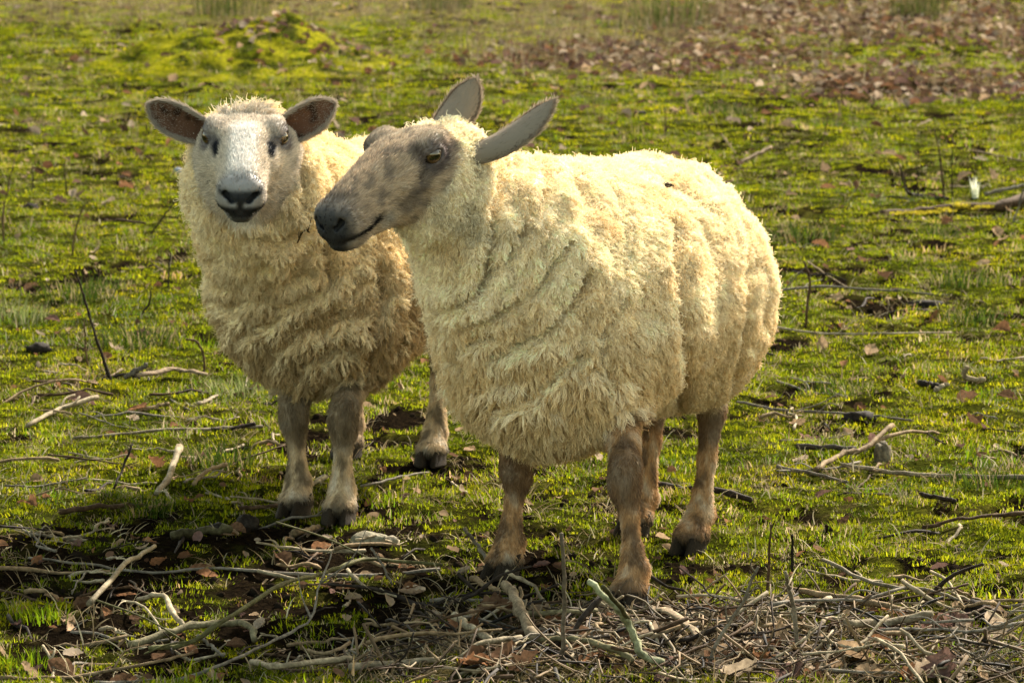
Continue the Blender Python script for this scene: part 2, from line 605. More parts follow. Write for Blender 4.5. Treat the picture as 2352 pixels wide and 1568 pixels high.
class Field:
    def __init__(self, xs, ys, zs):
        self.ax = (xs, ys, zs)
        self.d = np.full((len(xs), len(ys), len(zs)), 0.5, np.float32)
    def put(self, fn, lo, hi, k=0.02, op='add'):
        sl, sub = [], []
        for a, l, h in zip(self.ax, lo, hi):
            i0 = max(0, np.searchsorted(a, l - k - 0.012) - 1)
            i1 = min(len(a), np.searchsorted(a, h + k + 0.012) + 1)
            if i1 <= i0:
                return
            sl.append(slice(i0, i1))
            sub.append(a[i0:i1])
        X, Y, Z = sub[0][:, None, None], sub[1][None, :, None], sub[2][None, None, :]
        v = fn(X, Y, Z)
        cur = self.d[tuple(sl)]
        if op == 'add':
            h = np.maximum(k - np.abs(cur - v), 0) / k
            self.d[tuple(sl)] = np.minimum(cur, v) - h * h * (k * 0.25)
        else:
            v = -v
            h = np.maximum(k - np.abs(cur - v), 0) / k
            self.d[tuple(sl)] = np.maximum(cur, v) + h * h * (k * 0.25)
    def capsule(self, a, b, ra, rb, k=0.02, op='add', M=None):
        a, b = np.asarray(a, float), np.asarray(b, float)
        if M is not None:
            a = M[:3, :3] @ a + M[:3, 3]
            b = M[:3, :3] @ b + M[:3, 3]
        ab = b - a
        L2 = float(ab @ ab) + 1e-12
        def fn(X, Y, Z):
            px, py, pz = X - a[0], Y - a[1], Z - a[2]
            t = np.clip((px * ab[0] + py * ab[1] + pz * ab[2]) / L2, 0, 1)
            return np.sqrt((px - t * ab[0]) ** 2 + (py - t * ab[1]) ** 2 + (pz - t * ab[2]) ** 2) - (ra + (rb - ra) * t)
        r = max(ra, rb)
        self.put(fn, np.minimum(a, b) - r, np.maximum(a, b) + r, k, op)
    def chain(self, pts, k=0.02, op='add', M=None):
        for p, q in zip(pts[:-1], pts[1:]):
            self.capsule(p[:3], q[:3], p[3], q[3], k, op, M)
    def ell(self, c, r, k=0.03, op='add', M=None, R=None):
        c, r = np.asarray(c, float), np.asarray(r, float)
        A = np.eye(3) if R is None else np.asarray(R, float)
        if M is not None:
            A = M[:3, :3] @ A
            c = M[:3, :3] @ c + M[:3, 3]
        ext = np.sqrt(((A * r[None, :]) ** 2).sum(1))
        def fn(X, Y, Z):
            px, py, pz = X - c[0], Y - c[1], Z - c[2]
            q = [(px * A[0, i] + py * A[1, i] + pz * A[2, i]) for i in range(3)]
            k0 = np.sqrt(sum((q[i] / r[i]) ** 2 for i in range(3)))
            k1 = np.sqrt(sum((q[i] / r[i] ** 2) ** 2 for i in range(3))) + 1e-9
            return k0 * (k0 - 1) / k1
        self.put(fn, c - ext, c + ext, k, op)
    def custom(self, fn, c, rad, k, op, M):
        """fn works in M's own frame"""
        Ri = M[:3, :3].T
        o = M[:3, 3]
        cc = M[:3, :3] @ np.asarray(c, float) + o
        def g(X, Y, Z):
            px, py, pz = X - o[0], Y - o[1], Z - o[2]
            return fn(*[px * Ri[i, 0] + py * Ri[i, 1] + pz * Ri[i, 2] for i in range(3)])
        self.put(g, cc - rad, cc + rad, k, op)
    def surface(self):
        d = self.d
        s = d < 0
        nx, ny, nz = d.shape
        c = np.zeros((nx - 1, ny - 1, nz - 1), np.uint8)
        for dx in (0, 1):
            for dy in (0, 1):
                for dz in (0, 1):
                    c += s[dx:nx - 1 + dx, dy:ny - 1 + dy, dz:nz - 1 + dz]
        act = np.argwhere((c > 0) & (c < 8))
        idx = np.full(c.shape, -1, np.int32)
        idx[act[:, 0], act[:, 1], act[:, 2]] = np.arange(len(act))
        val = {}
        for k in range(8):
            o = ((k >> 2) & 1, (k >> 1) & 1, k & 1)
            val[o] = d[act[:, 0] + o[0], act[:, 1] + o[1], act[:, 2] + o[2]].astype(np.float64)
        acc = np.zeros((len(act), 3))
        cnt = np.zeros(len(act))
        for axis in range(3):
            oth = [a for a in range(3) if a != axis]
            for u in (0, 1):
                for v in (0, 1):
                    o0, o1 = [0, 0, 0], [0, 0, 0]
                    o0[oth[0]] = o1[oth[0]] = u
                    o0[oth[1]] = o1[oth[1]] = v
                    o1[axis] = 1
                    a, b = val[tuple(o0)], val[tuple(o1)]
                    m = (a < 0) != (b < 0)
                    t = np.where(m, a / np.where(m, a - b, 1), 0)
                    p = np.tile(np.array(o0, float), (len(act), 1))
                    p[:, axis] = t
                    acc[m] += p[m]
                    cnt[m] += 1
        loc = acc / cnt[:, None]
        V = np.empty((len(act), 3))
        for a in range(3):
            g = self.ax[a].astype(np.float64)
            V[:, a] = g[act[:, a]] + loc[:, a] * (g[act[:, a] + 1] - g[act[:, a]])
        quads = []
        for axis in range(3):
            sl0 = [slice(None)] * 3
            sl1 = [slice(None)] * 3
            sl0[axis], sl1[axis] = slice(0, -1), slice(1, None)
            e = np.argwhere(s[tuple(sl0)] != s[tuple(sl1)])
            b, c_ = [a for a in range(3) if a != axis]
            ok = (e[:, b] > 0) & (e[:, c_] > 0) & (e[:, b] < d.shape[b] - 1) & (e[:, c_] < d.shape[c_] - 1)
            e = e[ok]
            inside = s[e[:, 0], e[:, 1], e[:, 2]]
            def cell(db, dc):
                q = e.copy()
                q[:, b] -= db
                q[:, c_] -= dc
                return idx[q[:, 0], q[:, 1], q[:, 2]]
            Q = np.stack([cell(1, 1), cell(0, 1), cell(0, 0), cell(1, 0)], 1)
            flip = inside if axis != 1 else ~inside
            Q[~flip] = Q[~flip][:, ::-1]
            quads.append(Q)
        return V, np.concatenate(quads)

def vnormals(V, Q):
    n = np.cross(V[Q[:, 2]] - V[Q[:, 0]], V[Q[:, 3]] - V[Q[:, 1]])
    N = np.zeros_like(V)
    for i in range(4):
        for a in range(3):
            N[:, a] += np.bincount(Q[:, i], n[:, a], len(V))
    return N / (np.linalg.norm(N, axis=1, keepdims=True) + 1e-12)

def relax(V, Q, it=1, w=0.5):
    for _ in range(it):
        S = np.zeros_like(V)
        C = np.zeros(len(V))
        for i in range(4):
            for j in ((i + 1) % 4, (i + 3) % 4):
                for a in range(3):
                    S[:, a] += np.bincount(Q[:, i], V[Q[:, j], a], len(V))
                C += np.bincount(Q[:, i], minlength=len(V))
        V = V * (1 - w) + w * S / C[:, None]
    return V

def unit(v):
    return v / (np.linalg.norm(v, axis=-1, keepdims=True) + 1e-12)

def rotm(yaw=0, pitch=0, roll=0):
    """degrees; +pitch lowers the nose, +yaw turns left"""
    cy, sy = math.cos(math.radians(yaw)), math.sin(math.radians(yaw))
    cp, sp = math.cos(math.radians(pitch)), math.sin(math.radians(pitch))
    cr, sr = math.cos(math.radians(roll)), math.sin(math.radians(roll))
    Rz = np.array([[cy, -sy, 0], [sy, cy, 0], [0, 0, 1]])
    Ry = np.array([[cp, 0, sp], [0, 1, 0], [-sp, 0, cp]])
    Rx = np.array([[1, 0, 0], [0, cr, -sr], [0, sr, cr]])
    return Rz @ Ry @ Rx

# ---- head shape, in its own frame: x along the face to the nose, y left, z up, origin midway between the eyes
HX = np.array([-.125, -.10, -.07, -.035, 0.0, .04, .08, .12, .16, .195, .218, .233, .242, .246])
HW = np.array([.035, .058, .070, .072, .069, .059, .050, .0430, .0395, .0395, .0375, .032, .023, .012])
HT = np.array([-.012, .006, .026, .043, .050, .055, .051, .046, .040, .033, .026, .018, .006, -.010])
HB = np.array([-.02, -.065, -.100, -.114, -.114, -.106, -.094, -.083, -.074, -.068, -.063, -.059, -.053, -.042])
SCX = .85                                   # face length and depth against the table above
HS = np.array([SCX, 1, SCX])
EYE = np.array([0.0, .0590, .014])
EYE_R = .0175

def head_loft(x, y, z):
    x, z = x / SCX, z / SCX
    w = np.interp(x, HX, HW, left=.004, right=.004)
    t = np.interp(x, HX, HT)
    b = np.interp(x, HX, HB)
    c, h = (t + b) * .5, np.maximum((t - b) * .5, .004)
    zz = (z - c) / h
    # narrower towards the jaw than at the brow
    ww = w * (1 - .18 * np.clip(-zz, 0, 1) - .10 * np.clip(zz, 0, 1) ** 2)
    f = (np.abs(y / ww) ** 2.5 + np.abs(zz) ** 2.5) ** (1 / 2.5) - 1
    d = f * np.minimum(ww, h) * .8
    return np.maximum(d, np.maximum(HX[0] - x, x - HX[-1]))

def add_head(F, M, openeye=1.0):
    ctr = (.06, 0, -.01)
    S = lambda *p: np.array(p) * HS
    C = lambda *q: (q[0] * SCX, q[1], q[2] * SCX, q[3])
    F.custom(head_loft, ctr, .21, .05, 'add', M)
    for s in (1, -1):
        F.ell(S(-.012, s * .055, .033), (.030, .016, .015), .016, 'add', M)         # brow
        F.ell(S(.035, s * .045, -.010), (.045, .015, .019), .02, 'add', M)          # cheek bone
        F.ell(S(-.045, s * .052, -.055), (.045, .024, .044), .03, 'add', M)         # jaw muscle
        F.ell(EYE * (1, s, 1), (.0220, .0195, .0200), .010, 'add', M)               # eyelids
        F.ell(S(.214, s * .023, -.003), (.020, .016, .018), .012, 'add', M)         # nostril wing
        F.ell(S(.205, s * .022, -.028), (.030, .018, .016), .012, 'add', M)         # upper lip
    F.ell(S(.203, 0, -.056), (.034, .025, .016), .010, 'add', M)                    # lower lip and chin
    for s in (1, -1):
        def slit(x, y, z, s=s):                                                     # almond opening between the lids
            ex, ey = x - EYE[0], s * y - EYE[1]
            lk = .55 * ex + .835 * ey
            u = (.835 * ex - .55 * ey) / .0180
            zz = (z - EYE[2] + .10 * ex)
            op = .0098 * openeye * np.clip(1 - u * u, 0, 1) ** .6
            dz = np.abs(zz) - op
            return np.maximum(np.maximum(dz, (np.abs(u) - 1) * .0180), .004 - lk)
        F.custom(slit, EYE * (1, s, 1), .035, .003, 'sub', M)
        F.chain([C(.222, s * .0290, .003, .0042), C(.231, s * .0240, -.004, .0064), C(.240, s * .0135, -.016, .0046)], .004, 'sub', M)   # nostril
        F.chain([C(.236, s * .004, -.041, .0040), C(.228, s * .022, -.044, .0042), C(.202, s * .035, -.044, .0038),
                 C(.172, s * .040, -.0435, .0036), C(.150, s * .043, -.041, .0024)], .004, 'sub', M)                                 # mouth
        F.capsule(S(.030, s * .066, .004), S(.058, s * .0545, -.016), .0045, .003, .008, 'sub', M)                               # tear crease
    F.capsule(S(.2475, 0, -.018), S(.2475, 0, -.037), .0026, .0026, .004, 'sub', M)

# ---- hair: curves grown from the surface
def tri_sample(V, Q, wgt, n, r):
    T = np.concatenate([Q[:, [0, 1, 2]], Q[:, [0, 2, 3]]])
    ar = np.linalg.norm(np.cross(V[T[:, 1]] - V[T[:, 0]], V[T[:, 2]] - V[T[:, 0]]), axis=1) * .5
    p = ar * wgt[T].mean(1)
    n = int(n(p.sum())) if callable(n) else n
    cs = np.cumsum(p)
    ti = np.searchsorted(cs, r.random(n) * cs[-1]).clip(0, len(T) - 1)
    a, b = r.random(n), r.random(n)
    m = a + b > 1
    a[m], b[m] = 1 - a[m], 1 - b[m]
    w = np.stack([1 - a - b, a, b], 1)
    return T[ti], w

def bary(A, T, w):
    return (A[T] * w[..., None]).sum(1) if A.ndim > 1 else (A[T] * w).sum(1)

def make_hair(name, P, C, rad, mat, parent):
    """P (n,k,3) strands, C (n,3) colours, rad (k,) radii"""
    n, k = P.shape[:2]
    hc = bpy.data.hair_curves.new(name)
    hc.add_curves([k] * n)
    hc.attributes['position'].data.foreach_set('vector', P.astype(np.float32).ravel())
    ra = hc.attributes.get('radius') or hc.attributes.new('radius', 'FLOAT', 'POINT')
    ra.data.foreach_set('value', np.broadcast_to(rad, (n, k)).astype(np.float32).ravel())
    at = hc.attributes.new('Col', 'FLOAT_COLOR', 'CURVE')
    c4 = np.ones((n, 4), np.float32)
    c4[:, :3] = C
    at.data.foreach_set('color', c4.ravel())
    return link(name, hc, mat, parent)

def nearest(P, roots):
    from mathutils.kdtree import KDTree
    kd = KDTree(len(roots))
    for i, q in enumerate(roots):
        kd.insert(q, i)
    kd.balance()
    return np.array([kd.find(p)[1] for p in P])

def grow_wool(name, V, Q, N, wgt, L, comb, cols, n_lock, n_hair, mat, parent, seed, clump=.75, rad=.0006, curl=.006, clump_at=None, cw=None):
    r = np.random.default_rng(seed)
    T, w = tri_sample(V, Q, wgt, n_lock, r)
    LP, LN, LL, LC = bary(V, T, w), unit(bary(N, T, w)), bary(L, T, w), unit(bary(comb, T, w))
    k = 6
    t = np.linspace(0, 1, k)
    jit = unit(r.normal(size=LP.shape))
    d0 = unit(LN * 1.0 + LC * .30 + jit * .25)
    kw = (np.ones(len(LP)) if cw is None else bary(cw, T, w))[:, None]
    d1 = unit(LN * (1.3 - .8 * kw) + LC * kw + jit * .5)
    ln = LL * r.uniform(.65, 1.25, len(LL))
    side = unit(np.cross(d0, jit))
    side2 = np.cross(d0, side)
    ph = r.uniform(0, 6.28, len(LL))
    fr = r.uniform(3.5, 7.5, len(LL))
    guide = np.zeros((len(LP), k, 3))
    guide[:, 0] = 0
    for i in range(1, k):
        guide[:, i] = guide[:, i - 1] + unit(d0 * (1 - t[i]) + d1 * t[i]) * (ln / (k - 1))[:, None]
    amp = (.8 * curl * np.minimum(1, LL / .03))[:, None]
    for i in range(1, k):
        guide[:, i] += amp * t[i] * (np.sin(ph + fr * t[i])[:, None] * side + np.cos(ph * 1.7 + fr * t[i])[:, None] * side2)
    sup = r.permutation(len(LP))[:max(8, len(LP) // 11)]                  # locks lean together into bigger staples
    si = nearest(LP, LP[sup])
    pull = (LP[sup][si] + guide[sup][si][:, -1] - LP - guide[:, -1])
    guide += pull[:, None, :] * (.16 * t ** 1.2)[None, :, None] * (kw * r.uniform(.3, 1.1, (len(LP), 1)))[:, None, :]
    T2, w2 = tri_sample(V, Q, wgt, n_hair, r)
    HP, HN, HL = bary(V, T2, w2), unit(bary(N, T2, w2)), bary(L, T2, w2)
    HC = bary(cols, T2, w2)
    ni = nearest(HP, LP)
    off = HP - LP[ni]
    own = HP[:, None, :] + guide[ni] * (HL / np.maximum(LL[ni], 1e-4))[:, None, None] * r.uniform(.8, 1.15, (len(HP), 1, 1))
    tip = LP[ni][:, None, :] + guide[ni] + off[:, None, :] * .5
    cl = (clump * t ** 1.3)[None, :, None] * r.uniform(.6, 1.1, (len(HP), 1, 1)) * (1 if clump_at is None else bary(clump_at, T2, w2)[:, None, None])
    P = own * (1 - cl) + tip * cl
    P += r.normal(size=P.shape) * (.0018 * t)[None, :, None]
    stray = r.random(len(P)) < .05
    P[stray] = (HP[:, None, :] + (unit(HN + .5 * r.normal(size=HN.shape)) * (HL * .9 + .006)[:, None])[:, None, :] * t[None, :, None])[stray] \
        + (r.normal(size=(len(P), k, 3)) * (.003 * t)[None, :, None])[stray]
    var = r.uniform(.86, 1.12, len(LP))[ni] * r.uniform(.9, 1.1, len(HP))
    return make_hair(name, P, np.clip(HC * var[:, None], 0, 1), rad * np.array([1, 1, .95, .85, .7, .35]), mat, parent)

def grow_coat(name, V, Q, N, wgt, L, comb, cols, n_hair, mat, parent, seed, rad=.0005, lift=.35):
    r = np.random.default_rng(seed)
    T, w = tri_sample(V, Q, wgt, n_hair, r)
    P0, N0, C0, L0 = bary(V, T, w), unit(bary(N, T, w)), unit(bary(comb, T, w)), bary(L, T, w)
    C0 = unit(C0 - N0 * (C0 * N0).sum(1, keepdims=True))
    sw = .5 * noise3(P0, 55, seed)[:, None] * np.cross(N0, C0)
    d = unit(C0 + N0 * lift + sw * .9 + r.normal(size=P0.shape) * .22)
    k = 4
    t = np.linspace(0, 1, k)
    P = P0[:, None, :] + (d * (L0 * r.uniform(.6, 1.3, len(L0)))[:, None])[:, None, :] * t[None, :, None]
    P += (C0 * L0[:, None])[:, None, :] * (t ** 2 * .25)[None, :, None]
    CC = bary(cols, T, w) * r.uniform(.72, 1.25, len(P))[:, None]
    return make_hair(name, P, np.clip(CC, 0, 1), rad * np.array([1, .9, .7, .3]), mat, parent)

# ---- materials of the sheep
def hair_mat(name, trans):
    m = NT(name)
    a = m.attr()
    m.leafy(a.outputs['Color'], rough=.8, trans=trans, spec=.02)
    return m.m
M_WOOL = hair_mat('wool', .07)
M_COAT = hair_mat('short_coat', .25)
_m = NT('sheep_skin')
_a = _m.attr()
_n = _m.noise(260, 3)
_m.solid(_a.outputs['Color'], .62, .25, _m.bump(_n.outputs['Fac'], .35, .002))
M_SKIN = _m.m
_m = NT('ear_skin')
_a = _m.attr()
_m.leafy(_a.outputs['Color'], .7, .42, .1)
M_EAR = _m.m
_m = NT('wet_eye')
_a = _m.attr()
_p = _m.solid(_a.outputs['Color'], .08, .6)
_p.inputs['Coat Weight'].default_value = .6
M_EYE = _m.m
_m = NT('hoof_horn')
_n = _m.noise(40, 4)
_r = _m.ramp(_n.outputs['Fac'], [(.35, (.012, .009, .006)), (.7, (.040, .028, .018))])
_m.solid(_r.outputs[0], .75, .06, _m.bump(_n.outputs['Fac'], .4, .004))
M_HOOF = _m.m

WOOL = np.array([.88, .785, .60])

def eye_mesh(iris):
    """eyeball with a level slot pupil; +x is the direction it looks"""
    nu, nv = 28, 20
    V, C = [], []
    for j in range(nv + 1):
        th = math.pi * j / nv
        for i in range(nu):
            ph = 2 * math.pi * i / nu
            p = np.array([math.cos(th), math.sin(th) * math.cos(ph), math.sin(th) * math.sin(ph)])
            V.append(p)
            e = max(abs(p[1]) / .52, abs(p[2]) / .20) if p[0] > 0 else 9
            rr = math.hypot(p[1], p[2])
            if p[0] > 0 and (abs(p[1]) / .5) ** 4 + (abs(p[2]) / .2) ** 4 < 1:
                C.append((.004, .004, .004))
            elif p[0] > 0 and rr < .74:
                C.append(iris if rr < .62 else (.03, .02, .01))
            else:
                C.append((.03, .02, .015))
    V = np.array(V)
    F = []
    for j in range(nv):
        for i in range(nu):
            F.append((j * nu + i, (j + 1) * nu + i, (j + 1) * nu + (i + 1) % nu, j * nu + (i + 1) % nu))
    return V, np.array(F)[:, ::-1], np.array(C)

def make_ear(parent, base, direc, opening, length, width, outer, inner, seed, roll_in=1.35):
    """leaf-shaped cupped ear with thickness; returns the part"""
    d = unit(np.asarray(direc, float))
    o = np.asarray(opening, float)
    o = unit(o - d * (o @ d))
    s = np.cross(o, d)
    nu, nv = 26, 17
    front, back = [], []
    for i in range(nu):
        u = i / (nu - 1)
        hw = width * .5 * (np.interp(u, [0, .12, .3, .5, .68, .82, .92, .97, 1], [.86, .92, 1.0, 1.0, .92, .70, .42, .22, .02]))
        pm = np.interp(u, [0, .2, .5, .8, 1], [roll_in, roll_in * .8, .62, .40, .3])
        R = hw / pm
        ctr = np.asarray(base) + d * (length * u) + o * (.012 * math.sin(u * 2.6) - .015 * u * u)
        for j in range(nv):
            v = -1 + 2 * j / (nv - 1)
            ph = v * pm
            nrm = o * math.cos(ph) - s * math.sin(ph)
            p = ctr + s * (R * math.sin(ph)) + o * (R * (1 - math.cos(ph)))
            th = .0052 * (1 - abs(v) ** 3) * (1 - .5 * u) + .0012
            front.append(p)
            back.append(p - nrm * th)
    V = np.array(front + back)
    n = nu * nv
    Q = []
    for i in range(nu - 1):
        for j in range(nv - 1):
            a = i * nv + j
            Q.append((a, a + 1, a + nv + 1, a + nv))
            Q.append((n + a, n + a + nv, n + a + nv + 1, n + a + 1))
        for j, fl in ((0, False), (nv - 1, True)):
            a = i * nv + j
            q = (a, a + nv, n + a + nv, n + a)
            Q.append(q[::-1] if fl else q)
    a0 = (nu - 1) * nv
    for j in range(nv - 1):
        Q.append((a0 + j, a0 + j + 1, n + a0 + j + 1, n + a0 + j))
    Q = np.array(Q)
    uu = np.tile(np.repeat(np.linspace(0, 1, nu), nv), 2)
    vv = np.abs(np.tile(np.tile(np.linspace(-1, 1, nv), nu), 2))
    isin = np.arange(2 * n) < n
    blotch = sstep(.0, .35, noise3(V, 60, seed))
    cin = mixc(inner, np.array(inner) * .25, blotch * sstep(.15, .3, uu) * (1 - sstep(.75, .9, uu)))
    cin = mixc(cin, outer, sstep(.72, .95, vv) * .7)
    C = np.where(isin[:, None], cin, np.asarray(outer)[None, :])
    me = mesh_from('ear', V, Q, C)
    ob = link('ear', me, M_EAR, parent)
    N = vnormals(V, Q)
    wgt = np.where(isin, .03 + .9 * sstep(.55, .95, vv), 1.0)
    Lh = np.where(isin, .006, .0075) + .005 * sstep(.8, 1, vv)
    ctrl = unit(np.tile(d, (len(V), 1)) + N * .25)
    hc = np.where(isin[:, None], cin * 1.2, np.asarray(outer)[None, :] * 1.1)
    hc = mixc(hc, np.minimum(np.asarray(outer) * 1.7, .6), sstep(.86, 1, vv) * .45)
    grow_coat('ear_coat', V, Q, N, wgt, Lh, ctrl, hc * (1 + .5 * fbm(V, 45, 3, seed + 2))[:, None].clip(-.5, .8), 9000, M_COAT, ob, seed, rad=.00045, lift=.5)
    return ob

def hoof_part(parent, pos, yaw, size=1.0):
    """cloven hoof: two pointed claws, soles on the ground"""
    nu, nv = 14, 9
    V, Q = [], []
    for s in (1, -1):
        b = len(V)
        for j in range(nv):
            z = j / (nv - 1)
            sc = 1.0 - .22 * z
            for i in range(nu):
                a = 2 * math.pi * i / nu
                x = math.cos(a)
                x = (.034 * x if x > 0 else .024 * x) * sc + .012 * (1 - z) - .004
                wl = .0145 * (1 - .45 * max(0, math.cos(a)) ** 2)
                y = s * .0155 + wl * math.sin(a) * sc
                y += -s * .004 * max(0, math.cos(a))
                V.append((x, y, .002 + z * .036 - (.010 * z if x > 0 else 0)))
        for j in range(nv - 1):
            for i in range(nu):
                Q.append((b + j * nu + i, b + j * nu + (i + 1) % nu, b + (j + 1) * nu + (i + 1) % nu, b + (j + 1) * nu + i))
        V.append((0.004, s * .015, .002)); V.append((-.002, s * .014, .034))
        T = [(len(V) - 2, b + (i + 1) % nu, b + i) for i in range(nu)] + [(len(V) - 1, b + (nv - 1) * nu + i, b + (nv - 1) * nu + (i + 1) % nu) for i in range(nu)]
        Q.append(T)
    tris = [t for q in Q if isinstance(q, list) for t in q]
    quads = [q for q in Q if not isinstance(q, list)]
    V = np.array(V) * size
    c, s_ = math.cos(yaw), math.sin(yaw)
    V = np.stack([V[:, 0] * c - V[:, 1] * s_ + pos[0], V[:, 0] * s_ + V[:, 1] * c + pos[1], V[:, 2] + pos[2]], 1)
    return link('hoof', mesh_from('hoof', V, [np.array(quads), np.array(tris)]), M_HOOF, parent)

# ------------------------------------------------------------------ the two sheep
def dist_ell(P, c, r):
    q = (P - np.asarray(c)) / np.asarray(r)
    k0 = np.linalg.norm(q, axis=1)
    k1 = np.linalg.norm(q / np.asarray(r), axis=1) + 1e-9
    return k0 * (k0 - 1) / k1

def dist_cap(P, a, b, ra, rb):
    a, b = np.asarray(a, float), np.asarray(b, float)
    ab = b - a
    t = np.clip(((P - a) @ ab) / (ab @ ab), 0, 1)
    return np.linalg.norm(P - a - t[:, None] * ab, axis=1) - (ra + (rb - ra) * t)

CREASE_NEAR = [([(1142, 372), (1140, 420), (1128, 470), (1136, 520), (1118, 590), (1113, 634), (1100, 665), (1040, 702), (990, 700)], 11, .040),
               ([(1212, 535), (1163, 593), (1138, 622), (1105, 668)], 9, .026), ([(1300, 560), (1271, 605), (1239, 657), (1207, 682), (1160, 708), (1080, 735)], 11, .034),
               ([(1350, 630), (1310, 693), (1271, 737), (1239, 769), (1200, 792), (1130, 812)], 11, .032), ([(1335, 805), (1283, 839), (1266, 868), (1225, 906), (1150, 930)], 11, .030),
               ([(1060, 782), (1140, 769)], 9, .020), ([(1420, 690), (1385, 760), (1380, 830), (1400, 890)], 11, .018), ([(1260, 400), (1235, 470), (1190, 540)], 11, .020),
               ([(1556, 520), (1560, 640), (1568, 720), (1576, 800), (1573, 880), (1555, 950)], 13, .030, .12), ([(1640, 370), (1690, 430), (1715, 520), (1722, 620), (1718, 720), (1705, 800), (1685, 890)], 10, .012, .05)]
CREASE_FAR = [([(745, 560), (754, 645), (731, 664), (669, 688), (635, 712), (626, 736), (573, 757)], 10, .034), ([(800, 785), (712, 812), (684, 845)], 12, .040),
              ([(500, 590), (531, 602), (592, 616), (640, 598)], 9, .026), ([(682, 326), (697, 352), (690, 390), (700, 430), (690, 480)], 9, .026), ([(860, 610), (880, 690), (850, 770), (830, 830)], 12, .024),
              ([(470, 690), (540, 700), (590, 680)], 9, .020), ([(560, 545), (640, 550), (700, 520)], 9, .020), ([(830, 640), (770, 700), (760, 760)], 9, .018)]
def build_sheep(S):
    root = empty('sheep', (S['org'][0], S['org'][1], 0), S['rz'])
    tag(root, S['label'], 'sheep', S['group'])
    cz, sz = math.cos(S['rz']), math.sin(S['rz'])
    Rw = np.array([[cz, -sz, 0], [sz, cz, 0], [0, 0, 1]])
    org = np.array([S['org'][0], S['org'][1], 0.0])
    loc = lambda p: Rw.T @ (np.asarray(p) - org)
    # head pose: the point midway between the eyes is put where the photograph shows it
    M = np.eye(4)
    M[:3, :3] = rotm(*S['head_rot'])
    M[:3, 3] = loc(S['eye_at']) - M[:3, :3] @ np.asarray(S['eye_ref'])
    HO, HR = M[:3, 3], M[:3, :3]
    fine = .0032
    lo, hi = HO - .20, HO + .20
    nose = HR @ np.array([.24, 0, -.02]) + HO
    a = np.minimum(HO - .115, nose - .05)
    b = np.maximum(HO + .115, nose + .05)
    F = Field(axis_pts(-.62, .85, a[0], b[0], fine, .0085), axis_pts(-.42, .42, a[1], b[1], fine, .0085),
              axis_pts(-.02, .98, max(a[2], HO[2] - .15), HO[2] + .12, fine, .0085))
    for e in S['trunk']:
        F.ell(e[0], e[1], e[2] if len(e) > 2 else .09)
    poll = HR @ np.array([-.080, 0, -.050]) + HO
    jaw = HR @ np.array([-.055, 0, -.055]) + HO
    neck = [tuple(p) for p in S['neck']]
    neck_all = neck + [(*(jaw + np.array(S['neck_end'][:3])), S['neck_end'][3])]
    F.chain(neck_all, .08)
    F.ell(poll, (.062, .062, .050), .05, R=HR)
    add_head(F, M, S['open'])
    knees = []
    for chain in S['legs']:
        foot = loc(gp(*chain['foot']))
        top, k1, k2 = chain['top'], chain['mid'], chain['fet']
        if chain['kind'] == 'front':
            kn = np.array([foot[0] + k1[0], foot[1] + k1[1], k1[2]])
            ft = np.array([foot[0] + k2[0], foot[1] + k2[1], k2[2]])
            F.chain([(*top, .046), (*(np.array(top) * .35 + kn * .65 + np.array([0, 0, .012])), .0260), (*(kn + [0, 0, .02]), .0240), (*(kn - [0, 0, .022]), .0220),
                     (*(kn * .62 + ft * .38), .0145), (*(kn * .2 + ft * .8), .0160), (*ft, .0215), (foot[0], foot[1], .030, .0235)], .012)
            F.ell(kn + [.012, 0, 0], (.020, .025, .030), .015)
            F.ell(ft + [-.018, 0, -.005], (.016, .02, .016), .012)
            F.ell((foot[0] + .006, foot[1], .024), (.034, .031, .020), .014)
        else:
            hk = np.array([foot[0] + k1[0], foot[1] + k1[1], k1[2]])
            ft = np.array([foot[0] + k2[0], foot[1] + k2[1], k2[2]])
            F.chain([(*top, .085), (*(np.array(top) * .45 + hk * .55 + np.array([.012, 0, .02])), .036), (*(hk + [.004, 0, .012]), .0220),
                     (*(hk * .6 + ft * .4), .0150), (*(hk * .2 + ft * .8), .0160), (*ft, .0215), (foot[0], foot[1], .030, .025)], .012)
            F.ell(hk + [-.018, 0, .018], (.016, .017, .026), .014)
            F.ell(ft + [-.018, 0, -.005], (.016, .02, .016), .012)
            F.ell((foot[0] + .006, foot[1], .024), (.034, .031, .020), .014)
        knees.append((chain, foot, kn if chain['kind'] == 'front' else hk, ft))
    V, Q = F.surface()
    del F
    V = relax(V, Q, 1, .35)
    N = vnormals(V, Q)
    H = (V - HO) @ HR
    Hs = H / HS
    # --- where wool grows
    td = np.full(len(V), .5)
    for dd, k in [(dist_ell(V, e[0], e[1]), .09) for e in S['trunk']] + \
                 [(dist_cap(V, p[:3], q[:3], p[3], q[3]), .08) for p, q in zip(neck_all[:-1], neck_all[1:])]:
        hh = np.maximum(k - np.abs(td - dd), 0) / k
        td = np.minimum(td, dd) - hh * hh * k * .25
    hb = np.interp(Hs[:, 2], [-.14, -.10, -.06, -.02, .03, .09], S['wool_edge'])
    hb = hb + .010 * noise3(V, 30, 3)
    face = sstep(-.012, .012, Hs[:, 0] - hb) * (1 - sstep(.022, .034, head_loft(H[:, 0], H[:, 1], H[:, 2]))) * (np.abs(H[:, 1]) < .105)
    woolly = (1 - sstep(.004, .030, td + .010 * noise3(V, 25, 9)))
    woolly = np.maximum(woolly, (np.linalg.norm(H, axis=1) < .22) * (V[:, 2] > .45))
    wool = woolly * (1 - face)
    # --- folds and creases in the fleece
    nw = wool * sstep(.0, .03, .03 - np.where(H[:, 0] > -.09, np.clip(.12 - np.linalg.norm(H + np.array([.02, 0, 0]), axis=1), 0, .03), 0))
    disp = np.zeros(len(V))
